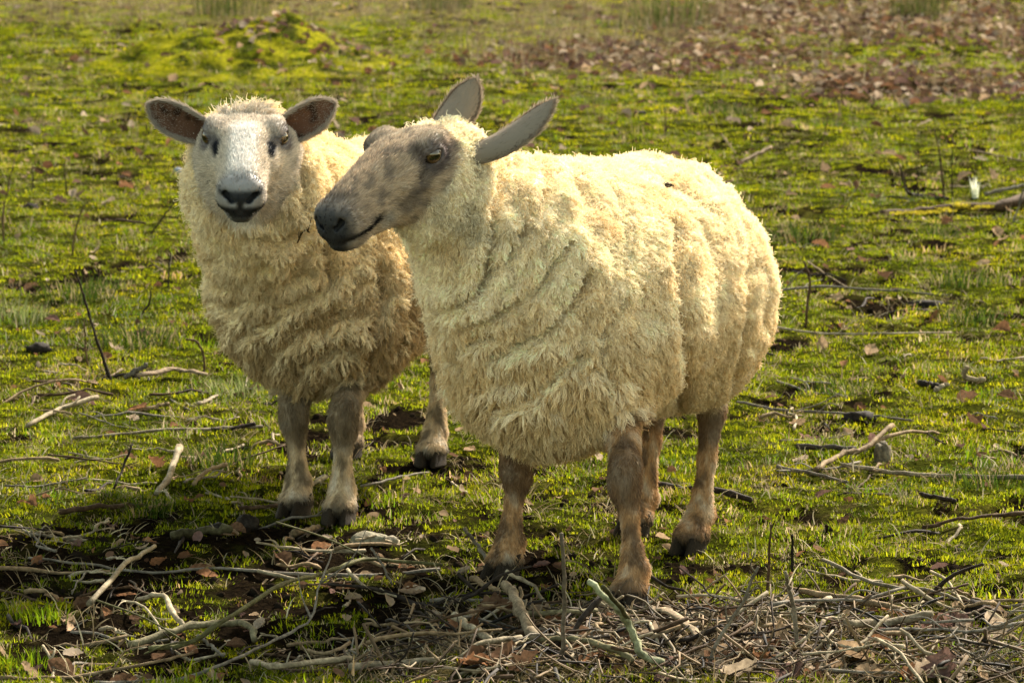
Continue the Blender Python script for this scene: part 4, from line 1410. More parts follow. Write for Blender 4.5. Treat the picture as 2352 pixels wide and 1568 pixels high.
STICKS = [   # label, colour, radius start, radius end, points (x, y[, height]), options
    ('long thin grey branch lying straight across the bare mud in front of the farther ewe', 'grey', .0045, .0030, [(1010, 1293), (820, 1301), (620, 1298), (480, 1291), (352, 1288), (200, 1282), (65, 1275)], {}),
    ('short thick weathered stick lying diagonally over the long grey branch in the mud', 'pale', .0072, .0055, [(205, 1370, .01), (287, 1290, .03), (355, 1227, .045)], {}),
    ('arching olive brown branch rising from the near mud towards the slab of wood', 'olive', .0040, .0060, [(1016, 1292, .01), (852, 1274, .03), (808, 1288, .035), (732, 1295, .05), (647, 1330, .06), (517, 1411, .05), (431, 1459, .02), (342, 1473, .01)], dict(twigs=4)),
    ('thick greenish branch with a hooked end lying in the near mud', 'olive', .0085, .0075, [(298, 1468), (380, 1439, .01), (459, 1422, .012), (545, 1403, .02), (578, 1428, .012), (585, 1456)], dict(pale=.4)),
    ('pale crooked branch bent like an elbow above the hooked branch', 'pale', .0055, .0065, [(316, 1357, .012), (373, 1356, .02), (400, 1401, .02), (424, 1425, .012)], {}),
    ('thin pale forked twig slanting down left of the elbow shaped branch', 'pale', .0032, .0028, [(281, 1350, .02), (332, 1384, .02), (376, 1435, .01)], dict(twigs=2)),
    ('long thin tan twig running along the near edge of the mud below the hooked branch', 'tan', .0045, .0035, [(0, 1547), (105, 1540), (205, 1526), (345, 1504, .01), (444, 1483, .01)], dict(twigs=2)),
    ('long grey branch climbing from the near edge up to a thin raised twig', 'grey', .0048, .0018, [(219, 1555), (376, 1528), (513, 1494, .015), (632, 1442, .02), (714, 1401, .03), (735, 1340, .06), (762, 1254, .10)], dict(twigs=3)),
    ('thick pale gently sagging branch lying among brown leaves at the near edge', 'pale', .0060, .0075, [(578, 1507), (649, 1524, .01), (731, 1511, .012), (806, 1504, .01)], {}),
    ('pale twig forked in a V shape above the sagging branch', 'tan', .0040, .0045, [(690, 1438, .03), (701, 1449, .02), (752, 1476, .012), (804, 1449, .02)], dict(twigs=1)),
    ('short grey twig crossing the long climbing branch', 'grey', .0042, .0035, [(455, 1452, .02), (513, 1487, .01)], {}),
    ('dark mossy piece of log half sunk in the mud before the farther ewe', 'olive', .0120, .0100, [(393, 1219), (460, 1213), (532, 1212)], dict(dark=.5)),
    ('short tan stick lying beside the front hooves of the farther ewe', 'tan', .0085, .0070, [(675, 1211), (705, 1201), (732, 1191)], {}),
    ('thick dull brown stick lying in the grass at the far left edge of the mud', 'brown', .0085, .0060, [(137, 1166), (230, 1158), (328, 1153)], {}),
    ('long slender silvery stick lying level on the turf left of the farther ewe', 'pale', .0038, .0055, [(168, 1006), (260, 1001), (367, 993), (493, 981), (603, 977)], dict(grey=.5)),
    ('thin arched twig curving over the turf by the left edge', 'tan', .0045, .0030, [(0, 925), (68, 893, .02), (157, 875, .03), (222, 880, .01)], dict(twigs=2)),
    ('broad flat strip of tan bark lying on the turf', 'bark', .0170, .0130, [(322, 868), (398, 853), (472, 857)], dict(flat=.35)),
    ('stubby grey broken stick propped against the bark strip', 'grey', .0080, .0085, [(286, 873), (338, 843, .03)], dict(dark=.3)),
    ('pale knobbly stick lying slantwise on the turf near the left edge', 'pale', .0070, .0085, [(63, 972), (141, 941), (225, 917, .01)], dict(twigs=2)),
    ('short pale brown stick lying level below the bark strip', 'tan', .0070, .0065, [(318, 941), (388, 935)], {}),
    ('pale splinter of wood resting on the turf before the chest of the farther ewe', 'pale', .0085, .0060, [(456, 934), (498, 904, .01)], dict(flat=.5)),
    ('dark thin twig leaning up across the silvery stick', 'dark', .0036, .0026, [(262, 1129), (278, 1071, .04), (304, 1004, .09)], {}),
    ('peeled cream stick standing out brightly among leaves on the turf', 'pale', .0085, .0095, [(360, 1120), (388, 1087, .01), (412, 1038, .025)], {}),
    ('tan stick slanting upward just right of the peeled cream stick', 'tan', .0055, .0060, [(445, 1108), (485, 1082, .01), (519, 1061, .02)], {}),
    ('thin dark twig lying level between the silvery stick and the peeled stick', 'brown', .0030, .0028, [(110, 1048), (225, 1061), (304, 1077)], dict(twigs=2)),
    ('thin grey twig with side shoots lying near the left edge above the brown stick', 'grey', .0034, .0026, [(11, 1121), (100, 1112), (199, 1100)], dict(twigs=3)),
    ('straight thin twig lying aslant before the farther ewe chest', 'grey', .0034, .0030, [(365, 888), (435, 945)], dict(twigs=1)),
    ('brown stick touching the front hoof of the farther ewe on its outer side', 'brown', .0065, .0055, [(540, 1156), (600, 1150), (652, 1144)], {}),
    ('small pale stick lying between the two front legs of the farther ewe', 'pale', .0065, .0070, [(716, 1109), (750, 1092)], {}),
    ('long thin grey twig ending under the hind hoof of the farther ewe', 'grey', .0042, .0034, [(830, 1108), (905, 1090), (985, 1070)], {}),
    ('pale curled twig on the turf between the two ewes', 'pale', .0040, .0040, [(1038, 1092), (1060, 1110), (1072, 1138)], {}),
    ('tall dark curved stem standing upright in the turf near the left edge', 'dark', .0042, .0022, [(258, 866), (218, 767), (197, 699), (184, 655), (173, 622)], dict(up=1)),
    ('short bent dark stem growing from the turf right of the tall curved stem', 'dark', .0042, .0020, [(314, 727), (342, 699), (346, 667)], dict(up=1)),
    ('short straight dark stem standing beside the shoulder of the farther ewe', 'dark', .0032, .0020, [(385, 659), (388, 620), (391, 586)], dict(up=1)),
    ('small arched dark twig lying left of the short straight stem', 'brown', .0036, .0024, [(322, 622), (354, 606, .02), (381, 634)], {}),
    ('wavy thin stem with two tips standing in the turf left of the farther ewe', 'brown', .0036, .0018, [(165, 590), (175, 522), (197, 465)], dict(up=1, twigs=2)),
    ('tallest thin stem at the very left edge of the turf', 'brown', .0036, .0018, [(10, 564), (8, 485), (34, 365)], dict(up=1, twigs=1)),
    ('very short thin stem near the left edge, left of its taller neighbour', 'dark', .0034, .0018, [(76, 433), (74, 379)], dict(up=1)),
    ('thin stem standing left of the ear of the farther ewe', 'dark', .0034, .0018, [(155, 451), (150, 412), (147, 377)], dict(up=1, twigs=1)),
    ('dark flat stick lying on the turf left of the farther ewe neck', 'brown', .0075, .0045, [(242, 506), (290, 509), (334, 518)], {}),
    ('thin stem leaning toward the neck of the farther ewe', 'dark', .0034, .0022, [(342, 538), (375, 498), (405, 459)], dict(up=1)),
    ('hair thin stem standing just right of the tall curved stem', 'brown', .0026, .0016, [(201, 836), (196, 785), (193, 735)], dict(up=1)),
    ('hooked brown stem standing at the end of the bark strip', 'brown', .0042, .0026, [(471, 860), (467, 816), (451, 784), (427, 780)], dict(up=1)),
    ('thick black stick lying between the legs of the nearer ewe and beyond', 'dark', .0100, .0085, [(1503, 1114), (1570, 1123), (1625, 1133), (1725, 1148)], {}),
    ('long straight pale cane lying level at the right edge of the turf', 'pale', .0065, .0070, [(1932, 1075), (2078, 1082), (2220, 1092), (2352, 1101)], dict(grey=.4)),
    ('thick tan forked branch lying slantwise across the level canes', 'tan', .0085, .0070, [(1873, 1082), (1930, 1052), (1985, 1026, .015), (2049, 982, .03)], dict(fork=[(1985, 1026, .015), (2078, 996, .02), (2156, 989, .01)])),
    ('dark thick stick lying level behind the forked branch', 'dark', .0090, .0080, [(1829, 1028), (1900, 1031), (1966, 1031)], dict(grey=.2)),
    ('dull grey cane lying in front of the forked branch', 'grey', .0060, .0045, [(1785, 1079), (1860, 1090), (1946, 1101)], dict(dark=.5)),
    ('smooth pinkish tan curved stick like a bone on the turf near the right edge', 'tan', .0095, .0085, [(2222, 829, .04), (2217, 853, .015), (2263, 870)], dict(pale=.5)),
    ('short pale broken stick just left of the curved bone like stick', 'pale', .0085, .0070, [(2146, 893), (2178, 871, .02)], {}),
    ('black short stick lying left of the short pale broken stick', 'dark', .0100, .0080, [(2112, 869), (2156, 877)], {}),
    ('long thin grey twig lying level behind the hind leg of the nearer ewe', 'grey', .0045, .0035, [(1693, 931), (1790, 944), (1883, 953), (2000, 958), (2097, 972)], dict(twigs=2)),
    ('wiggly pale root lying just beyond the hind leg of the nearer ewe', 'pale', .0042, .0038, [(1820, 933), (1812, 950), (1829, 965), (1824, 987)], {}),
    ('dark stick lying on the turf below the long pale cane', 'dark', .0070, .0060, [(2112, 1140), (2195, 1150)], {}),
    ('long thin pale twig running down to the right edge past the dark clod', 'pale', .0050, .0045, [(1890, 1272, .03), (2005, 1328, .01), (2151, 1360, .01), (2260, 1373), (2352, 1382)], dict(grey=.5)),
    ('thick tan cane lying along the upper border of the stalk heap', 'tan', .0070, .0090, [(1805, 1333, .02), (1883, 1362, .015), (1990, 1384, .01), (2098, 1402)], {}),
    ('thickest pale cane lying level on the stalk heap', 'pale', .0100, .0095, [(1940, 1436, .015), (2040, 1420, .015), (2141, 1411, .02)], dict(dark=.1)),
    ('thin brown stem standing straight on the stalk heap behind the others', 'brown', .0032, .0022, [(1760, 1384), (1766, 1300), (1771, 1204)], dict(up=1)),
    ('short dark stem standing right of the straight brown stem', 'dark', .0034, .0026, [(1820, 1306), (1820, 1228)], dict(up=1)),
    ('pale grey stem standing crooked in the middle of the stalk heap', 'grey', .0050, .0034, [(1842, 1500), (1822, 1400), (1812, 1350), (1803, 1312)], dict(up=1, pale=.3)),
    ('bluish grey forked stem slanting up out of the stalk heap', 'grey', .0042, .0030, [(1620, 1535), (1649, 1472), (1707, 1379), (1742, 1301)], dict(up=1, twigs=3)),
    ('tall thin dark stem standing on the turf above the mossy log', 'brown', .0050, .0024, [(2170, 466), (2160, 369), (2145, 292)], dict(up=1)),
    ('dark branch with spread twigs lying at the upper end of the mossy log', 'dark', .0075, .0040, [(2178, 461), (2120, 450), (2083, 431, .03), (2065, 379, .14)], dict(fork=[(2120, 450), (2090, 436, .03), (2062, 416, .08)], twigs=2)),
    ('thin dark stem standing just right of the tall stem above the mossy log', 'dark', .0032, .0020, [(2188, 461), (2186, 349)], dict(up=1)),
    ('short dark stem standing left of the tall stem above the mossy log', 'dark', .0034, .0020, [(2111, 456), (2106, 384)], dict(up=1, twigs=1)),
    ('long tan cane lying on the turf at the right edge above the grey cane', 'tan', .0055, .0050, [(2232, 343), (2290, 358), (2352, 372)], {}),
    ('smooth grey cane lying at the right edge just above the mossy log', 'grey', .0090, .0080, [(2263, 444, .02), (2352, 420, .05)], dict(pale=.3)),
    ('long grey twig lying level right of the rump of the nearer ewe', 'grey', .0052, .0032, [(1781, 671), (1894, 656, .01), (2047, 661), (2176, 666)], dict(twigs=3)),
    ('long pale twig lying level below the standing crooked stem', 'pale', .0042, .0035, [(1765, 751), (1894, 759), (2047, 774), (2186, 764)], dict(twigs=1)),
    ('crooked brown stem standing right of the rump of the nearer ewe', 'brown', .0046, .0026, [(1848, 754), (1860, 651), (1847, 600)], dict(up=1)),
    ('thin twig slanting down right from the tip of the crooked stem', 'tan', .0036, .0030, [(1855, 598), (1900, 628), (1955, 656)], {}),
    ('thin stem standing on the turf behind the back of the nearer ewe', 'brown', .0040, .0022, [(1525, 313), (1530, 251)], dict(up=1, twigs=1)),
    ('curved stem like a hook standing right of the back of the nearer ewe', 'brown', .0042, .0024, [(1842, 364), (1883, 349), (1893, 310), (1904, 267)], dict(up=1)),
    ('thick short tan stick lying on the turf just above the rump of the nearer ewe', 'tan', .0100, .0120, [(1699, 364), (1771, 341, .02)], {}),
    ('thin tan twig leaning left of the thick short stick above the rump', 'tan', .0042, .0034, [(1658, 302, .06), (1689, 349)], {}),
    ('forked stem standing at the right edge beside the mossy log', 'grey', .0050, .0030, [(2324, 520), (2338, 480), (2350, 436)], dict(up=1, twigs=1)),
    ('short tan stick with a rounded end touching the far front hoof of the nearer ewe', 'tan', .0080, .0060, [(1084, 1312, .012), (1146, 1340, .012)], {}),
    ('thick chunk of pale wood leaning down from the front hoof of the nearer ewe', 'bark', .0125, .0130, [(1159, 1331, .03), (1183, 1371, .03), (1211, 1422, .02), (1231, 1459, .012)], dict(pale=.4)),
    ('olive green branch lying level between the front hooves of the nearer ewe', 'olive', .0070, .0060, [(1187, 1402, .02), (1282, 1402, .02), (1371, 1391, .02)], dict(pale=.3)),
    ('split pale green branch leaning beside the nearest hoof', 'palegreen', .0085, .0110, [(1351, 1336, .14), (1412, 1394, .10), (1446, 1449, .06), (1474, 1507, .02), (1522, 1535)], dict(flat=.7)),
    ('dark olive shoot running alongside the split pale green branch', 'olive', .0050, .0065, [(1385, 1333, .16), (1436, 1415, .09), (1462, 1473, .03)], dict(twigs=2, dark=.3)),
    ('tall grey dead stem standing in front of the nearer ewe between its front legs', 'grey', .0050, .0036, [(1296, 1541), (1293, 1490), (1296, 1354), (1289, 1224)], dict(up=1, twigs=2, brown=.4)),
    ('pale splintered stick lying in the leaves left of the pale wood chunk', 'pale', .0090, .0080, [(1043, 1412, .02), (1125, 1470, .012)], {}),
    ('curved cream stick arching over the dark leaves at the near edge', 'pale', .0050, .0062, [(1053, 1521), (1112, 1483, .02), (1197, 1466, .02)], {}),
    ('long olive branch lying under the tall grey dead stem', 'olive', .0065, .0080, [(1214, 1463, .012), (1317, 1473, .012), (1402, 1497, .012), (1453, 1521)], dict(pale=.25)),
    ('pale thick stick lying at the near edge below the mud', 'pale', .0080, .0070, [(804, 1531), (889, 1521), (1009, 1517)], dict(grey=.2)),
    ('thin knotted grey twig leaning in the mud near the slab of wood', 'grey', .0034, .0026, [(852, 1254, .06), (875, 1295, .03), (900, 1336)], dict(twigs=2)),
    ('grey stick leaning against the far front leg of the nearer ewe', 'grey', .0056, .0050, [(1129, 1287), (1098, 1227, .04), (1067, 1189, .07)], {}),
    ('thin dark twig lying across behind the pale wood chunk', 'dark', .0036, .0030, [(1150, 1350, .02), (1204, 1340, .02), (1290, 1331, .02)], dict(twigs=1)),
    ('dark twig slanting through leaves before the far front hoof of the nearer ewe', 'dark', .0042, .0034, [(995, 1384), (1070, 1368, .01), (1146, 1350, .02)], dict(twigs=2)),
    ('thin tan twig slanting up left of the curved cream stick', 'tan', .0032, .0030, [(978, 1541), (1050, 1483, .03)], {}),
    ('ragged tan bark strip lying at the upper left corner of the stalk heap', 'bark', .0150, .0080, [(1520, 1396, .02), (1556, 1416, .02), (1612, 1452, .012)], dict(flat=.3, pale=.3)),
]
def add_stick(i, label, col, r0, r1, pts, op):
    c = np.array(WC[col])
    for k in ('pale', 'dark', 'grey', 'brown', 'olive'):
        if k in op:
            c = c * (1 - op[k]) + np.array(WC[k]) * op[k]
    if op.get('up'):
        b = gp(*pts[0])
        b[2] = float(ground_z(b[0], b[1])[0]) - .01
        P = [b] + [pp(q[0], q[1], b[1] - .015 * j) for j, q in enumerate(pts[1:], 1)]
        if r0 < .0040:
            r0 *= 1.15
    else:
        P = [gpt(q[0], q[1], (q[2] if len(q) > 2 else 0) + r0 * .75 + .007) for q in pts]
    r0, r1 = (r0 * .80, r1 * .80) if op.get('up') or 'flat' in op else (r0 * .68, r1 * .68)
    me, o = stick_mesh(np.array(P), r0, r1, c, 900 + i, op.get('flat', 1.0), op.get('twigs', 0))
    ob = link('stick' if not op.get('up') else 'dead_stem', me, M_WOOD)
    ob.location = o
    tag(ob, label, 'stick' if not op.get('up') else 'stem', 'sticks lying on the ground' if not op.get('up') else 'dead stems standing in the field')
    if 'fork' in op:
        P = [gpt(q[0], q[1], (q[2] if len(q) > 2 else 0) + r0 * .75) for q in op['fork']]
        m2, o2 = stick_mesh(np.array(P), r0 * .8, r1 * .6, c, 950 + i)
        f = link('branch', m2, M_WOOD, ob)
        f.location = o2 - o
for i, s in enumerate(STICKS):
    add_stick(i, *s)

# small twigs: copies of a few kinds, each its own object
r5 = np.random.default_rng(55)
twig_kinds, twig_len, twig_fork = [], [], []
for k in range(14):
    L = r5.uniform(.07, .20)
    nf = int(r5.integers(0, 3))
    twig_len.append(L)
    twig_fork.append(nf > 0)
    n = 4
    P = np.column_stack([np.linspace(-.5, .5, n) * L, r5.normal(size=n) * L * .045, .006 + np.abs(r5.normal(size=n)) * .006])
    me, o = stick_mesh(P, r5.uniform(.0016, .0042), r5.uniform(.0012, .0022), WC[['grey', 'pale', 'tan', 'brown', 'dark', 'tan', 'pale'][k % 7]], 700 + k, 1.0, nf, 3, .25, 5)
    twig_kinds.append((me, o, ['grey', 'pale', 'tan', 'brown', 'dark', 'tan', 'pale'][k % 7]))
for m, _, _ in twig_kinds:
    m.materials.append(M_WOOD)
def in_px(x0, x1, y0, y1, n, r):
    return np.array([gp(r.uniform(x0, x1), r.uniform(y0, y1))[:2] for _ in range(n)])
MARKS = [((520, 1298), 'the long grey branch'), ((280, 1295), 'the diagonal weathered stick'), ((640, 1335), 'the arching olive branch'), ((440, 1425), 'the hooked greenish branch'), ((385, 1375), 'the elbow shaped branch'),
         ((332, 1384), 'the forked pale twig'), ((205, 1526), 'the long tan twig'), ((513, 1494), 'the climbing grey branch'), ((690, 1517), 'the sagging pale branch'), ((752, 1472), 'the V shaped twig'), ((460, 1213), 'the mossy half sunk log'),
         ((705, 1201), 'the tan stick by the hooves'), ((230, 1158), 'the dull brown stick'), ((380, 993), 'the silvery stick'), ((100, 885), 'the arched thin twig'), ((398, 853), 'the bark strip'), ((141, 941), 'the knobbly pale stick'),
         ((278, 1071), 'the leaning dark twig'), ((388, 1087), 'the peeled cream stick'), ((218, 767), 'the tall curved stem'), ((325, 700), 'the short bent stem'), ((388, 620), 'the straight dark stem'), ((175, 522), 'the wavy two tipped stem'), ((290, 509), 'the dark flat stick'),
         ((15, 480), 'the edge stem'), ((150, 412), 'the thin stem by the ear'), ((40, 1515), 'the corner grass tuft'), ((100, 1425), 'the bright mud tuft'), ((850, 1237), 'the grey wood slab'), ((890, 1521), 'the pale edge stick'), ((900, 1330), 'the knotted grey twig'),
         ((1625, 1133), 'the thick black stick'), ((2200, 1090), 'the long pale cane'), ((1985, 1026), 'the tan forked branch'), ((1860, 1090), 'the dull grey cane'), ((2217, 853), 'the bone like stick'), ((2150, 875), 'the short black stick'), ((1883, 953), 'the level grey twig'),
         ((1829, 965), 'the wiggly pale root'), ((2150, 1145), 'the dark turf stick'), ((2151, 1360), 'the thin running twig'), ((1883, 1362), 'the thick tan cane'), ((2040, 1420), 'the thickest pale cane'), ((1766, 1340), 'the straight brown stem'), ((1825, 1420), 'the crooked grey stem'),
         ((1660, 1460), 'the bluish forked stem'), ((2160, 400), 'the tall dark stem'), ((2090, 436), 'the dark spread branch'), ((2201, 477), 'the mossy log'), ((2290, 358), 'the tan edge cane'), ((1950, 656), 'the long rump twig'), ((1950, 766), 'the pale level twig'), ((1855, 680), 'the crooked brown stem'),
         ((1735, 352), 'the thick short stick'), ((1890, 330), 'the hooked stem'), ((1183, 1371), 'the pale wood chunk'), ((1282, 1402), 'the level olive branch'), ((1425, 1415), 'the split green branch'), ((1296, 1450), 'the tall grey stem'), ((1085, 1440), 'the splintered stick'), ((1112, 1490), 'the curved cream stick'),
         ((1350, 1480), 'the long olive branch'), ((1560, 1420), 'the ragged bark strip'), ((1830, 545), 'the large dark tuft'), ((2225, 652), 'the round dark tuft'), ((2236, 1392), 'the black soil clod'), ((2250, 1500), 'the lower right corner'), ((1950, 1510), 'the bottom edge of the heap')]
MARK_P = np.array([gp(*m[0])[:2] for m in MARKS])
used_labels = {}
def beside(x, y):
    d = np.hypot(MARK_P[:, 0] - x, (MARK_P[:, 1] - y) * .7)
    out = []
    for k in np.argsort(d)[:4]:
        dx, dy = x - MARK_P[k, 0], y - MARK_P[k, 1]
        if d[k] < .05:
            rel = 'touching'
        elif abs(dx) > abs(dy) * .7:
            rel = 'right of' if dx > 0 else 'left of'
        else:
            rel = 'behind' if dy > 0 else 'in front of'
        out.append(rel + ' ' + MARKS[k][1])
    return out
def own_label(start, where, x, y):
    opts = ['%s %s %s' % (start, where, b) for b in beside(x, y)]
    opts = [o_ for o_ in opts if len(o_.replace(',', '').split()) <= 16] or [opts[0]]
    for o_ in opts:
        if o_ not in used_labels:
            used_labels[o_] = 1
            return o_
    return opts[0]
def twig_zone(xy, where, group, tiltz):
    z = ground_z(xy[:, 0], xy[:, 1])
    for (x, y), zz in zip(xy, z):
        ki = r5.integers(len(twig_kinds))
        me, o, c = twig_kinds[ki]
        ob = link('twig', me)
        ob.location = (x, y, zz + .004 + abs(r5.normal()) * tiltz * .05)
        ob.rotation_euler = (r5.normal() * .15, r5.normal() * tiltz, r5.uniform(0, 6.283))
        s = r5.uniform(.7, 1.35)
        ob.scale = (s, s, s)
        size = 'short' if twig_len[ki] * s < .10 else ('longish' if twig_len[ki] * s > .17 else 'small')
        tag(ob, own_label('%s %s %s' % (size, c, 'forked twig' if twig_fork[ki] else 'twig'), where, x, y), 'twig', 'twigs ' + group)
twig_zone(in_px(980, 2352, 1375, 1568, 150, r5), 'in the stalk heap,', 'in the stalk heap', .30)
twig_zone(in_px(0, 1000, 1210, 1560, 62, r5), 'in the mud,', 'in the mud', .08)
twig_zone(in_px(0, 640, 840, 1200, 50, r5), 'on the turf,', 'on the turf at the left', .10)
twig_zone(in_px(1700, 2352, 420, 1330, 38, r5), 'on the turf,', 'on the turf at the right', .08)
# the rest of the stalk heap, past counting
xy = spots(30000, 5.0, 8, r5)
st_w = patches(xy)[1]
xy = xy[r5.random(len(xy)) < st_w * .45]
stalk_m = []
for k in range(8):
    L = r5.uniform(.05, .13)
    P = np.column_stack([np.linspace(-.5, .5, 4) * L, r5.normal(size=4) * L * .06, .004 + np.abs(r5.normal(size=4)) * .006])
    stalk_m.append(stick_mesh(P, r5.uniform(.0012, .0030), .0012, WC[['tan', 'pale', 'brown', 'tan', 'dark', 'pale', 'tan', 'brown'][k]], 760 + k, .8, 0, 2, .25, 4)[0])
M_STALK = NT('stalk')
_a = M_STALK.attr()
_t = M_STALK.n('ShaderNodeAttribute', attribute_name='tint', attribute_type='INSTANCER')
M_STALK.solid(M_STALK.mix(_a.outputs['Color'], _t.outputs['Color'], 1.0, 'MULTIPLY'), .8, .2)
o = scatter('dead_stalks', place(xy) + np.column_stack([0 * xy, np.abs(r5.normal(size=len(xy))) * .012]), r5.uniform(.6, 1.4, len(xy)), np.array([1.0, .92, .80]) * r5.uniform(.30, .95, (len(xy), 1)), stalk_m, M_STALK.m, 12, .35)
o['kind'] = 'stuff'

# ---- fallen leaves
def leaf_mesh(seed, lobed, col):
    r = np.random.default_rng(seed)
    nu, nv = 13, 7
    V = []
    c1, c2, c3 = r.uniform(-.5, 1.0), r.uniform(-.9, .9), r.uniform(.2, .9)
    L = 1.0
    for i in range(nu):
        u = i / (nu - 1)
        w = .30 * math.sin(math.pi * min(1, u * 1.02)) ** .75 * (1 + .15 * (u - .5)) + .012
        if lobed:
            w *= 1 + .34 * math.sin(u * 25) * math.sin(math.pi * u)
        for j in range(nv):
            v = -1 + 2 * j / (nv - 1)
            y = v * w
            z = c1 * .35 * (u - .5) ** 2 * 2 + c3 * abs(v) ** 1.6 * w * 1.1 + c2 * .16 * v * (u - .5) + .025 * r.normal()
            V.append((u - .5, y, z))
    Q = [(i * nv + j, (i + 1) * nv + j, (i + 1) * nv + j + 1, i * nv + j + 1) for i in range(nu - 1) for j in range(nv - 1)]
    V = np.array(V)
    V[:, 2] -= V[:, 2].min()
    C = np.tile(np.asarray(col), (len(V), 1)) * (1 + .35 * noise3(V, 5, seed))[:, None]
    return mesh_from('leaf', V, np.array(Q), C)
LC_ = dict(rust=(.17, .085, .044), tan=(0.304, 0.208, 0.128), brown=(0.112, 0.064, 0.0384), pale=(0.384, 0.296, 0.216), purplish=(0.144, 0.084, 0.068))
lm = NT('dry_leaf')
la = lm.attr()
lt = lm.n('ShaderNodeAttribute', attribute_name='tint', attribute_type='INSTANCER')
tc = lm.n('ShaderNodeTexCoord')
ln_ = lm.noise(9, 4, .6, tc.outputs['Object'])
lr = lm.ramp(ln_.outputs['Fac'], [(.3, (.6, .58, .56)), (.7, (1.25, 1.25, 1.2))])
lm.leafy(lm.mix(la.outputs['Color'], lr.outputs[0], 1.0, 'MULTIPLY'), .7, .28, .0)
M_LEAF = lm.m
leaf_kinds = []
for k in range(15):
    cn_ = list(LC_)[k % 5]
    m = leaf_mesh(600 + k, k % 3 == 0, LC_[cn_])
    m.materials.append(M_LEAF)
    leaf_kinds.append((m, cn_))
def leaf_zone(xy, where, group, s0, s1, tilt=.3, far=None):
    z = place(xy)[:, 2]
    for (x, y), zz in zip(xy, z):
        k = r5.integers(len(leaf_kinds))
        m, c = leaf_kinds[k]
        ob = link('fallen_leaf', m)
        s = r5.uniform(s0, s1)
        ob.location = (x, y, zz + .006)
        ob.rotation_euler = (r5.normal() * tilt, r5.normal() * tilt, r5.uniform(0, 6.283))
        ob.scale = (s, s * r5.uniform(.8, 1.2), s)
        start = '%s %s leaf' % ('large' if s > s0 + .62 * (s1 - s0) else ('small' if s < s0 + .33 * (s1 - s0) else 'curled'), c + (' lobed' if k % 3 == 0 else ''))
        lab = own_label(start, where, x, y) if far is None else '%s %s %s' % (start, where, far(x, y))
        tag(ob, lab, 'leaf', 'dead leaves ' + group)
def litter_spot(x, y):
    px = x / y * FPX + CX
    over = [(1110, 'over the gap between the ewes'), (1210, 'above the far ear'), (1310, 'above the near ear tip'), (1400, 'above the shoulder wool'), (1480, 'above the withers'), (1560, 'above the mid back'), (1650, 'above the rump'), (1740, 'just right of the rump'), (1840, 'over the hooked stem'),
            (1950, 'between hooked and tall stems'), (2050, 'over the spread branch'), (2150, 'beyond the tall dark stem'), (2250, 'over the mossy log'), (2352, 'in the top right corner')]
    over = min(over, key=lambda q: abs(q[0] - px))[1]
    return '%s, %s' % ('front' if y < 15.5 else ('second row' if y < 17 else 'middle' if y < 18.5 else 'far side' if y < 20.5 else 'rear'), over)
def mound_spot(x, y):
    q = (x - MOUND_C[0]) / MOUND_R[0]
    return ('left end' if q < -.5 else 'left slope' if q < -.1 else 'crest' if q < .25 else 'right slope' if q < .65 else 'right end') + (' foot' if y < MOUND_C[1] - .4 else ' top' if y < MOUND_C[1] + .4 else ' rear')
leaf_zone(in_px(1050, 2352, 45, 235, 124, r5), 'in the litter,', 'in the leaf litter band', .03, .058, far=litter_spot)
leaf_zone(in_px(380, 860, 60, 175, 30, r5), 'on the mossy mound,', 'on the mound', .035, .06, far=mound_spot)
leaf_zone(in_px(1000, 2300, 1390, 1568, 60, r5), 'in the stalk heap,', 'in the stalk heap', .045, .075, .5)
leaf_zone(in_px(0, 1000, 1220, 1560, 24, r5), 'in the mud,', 'in the mud', .03, .055, .4)
leaf_zone(in_px(1750, 2352, 250, 1250, 30, r5), 'on the turf,', 'on the turf at the right', .04, .07, .4)
leaf_zone(in_px(0, 640, 250, 1180, 22, r5), 'on the turf,', 'on the turf at the left', .04, .07, .4)
# beyond the countable ones
xy = spots(40000, 13, 33, r5, 1.0)
lw = patches(xy)[2]
xy = xy[r5.random(len(xy)) < lw * .60 + .012]
leaf_src = [leaf_mesh(650 + k, k % 3 == 0, LC_[list(LC_)[k % 5]]) for k in range(10)]
lm2 = NT('litter_leaf')
la = lm2.attr()
lt = lm2.n('ShaderNodeAttribute', attribute_name='tint', attribute_type='INSTANCER')
lm2.leafy(lm2.mix(la.outputs['Color'], lt.outputs['Color'], 1.0, 'MULTIPLY'), .7, .28, .0)
o = scatter('leaf_litter', place(xy) + np.array([0, 0, .008]), r5.uniform(.03, .07, len(xy)), np.ones((len(xy), 3)) * r5.uniform(.4, 1.05, (len(xy), 1)), leaf_src, lm2.m, 13, .45)
o['kind'] = 'stuff'
# crumbs of leaf and chaff across the turf
xy = spots(9000, 4.8, 24, r5)
m_, s_, l_ = patches(xy)[:3]
xy = xy[r5.random(len(xy)) < .16 + .5 * s_ + .2 * m_]
o = scatter('chaff', place(xy) + np.array([0, 0, .004]), r5.uniform(.010, .034, len(xy)), np.ones((len(xy), 3)) * r5.uniform(.6, 1.3, (len(xy), 1)), [leaf_mesh(680 + k, False, LC_[list(LC_)[k % 5]]) for k in range(8)], lm2.m, 14, .5)
o['kind'] = 'stuff'

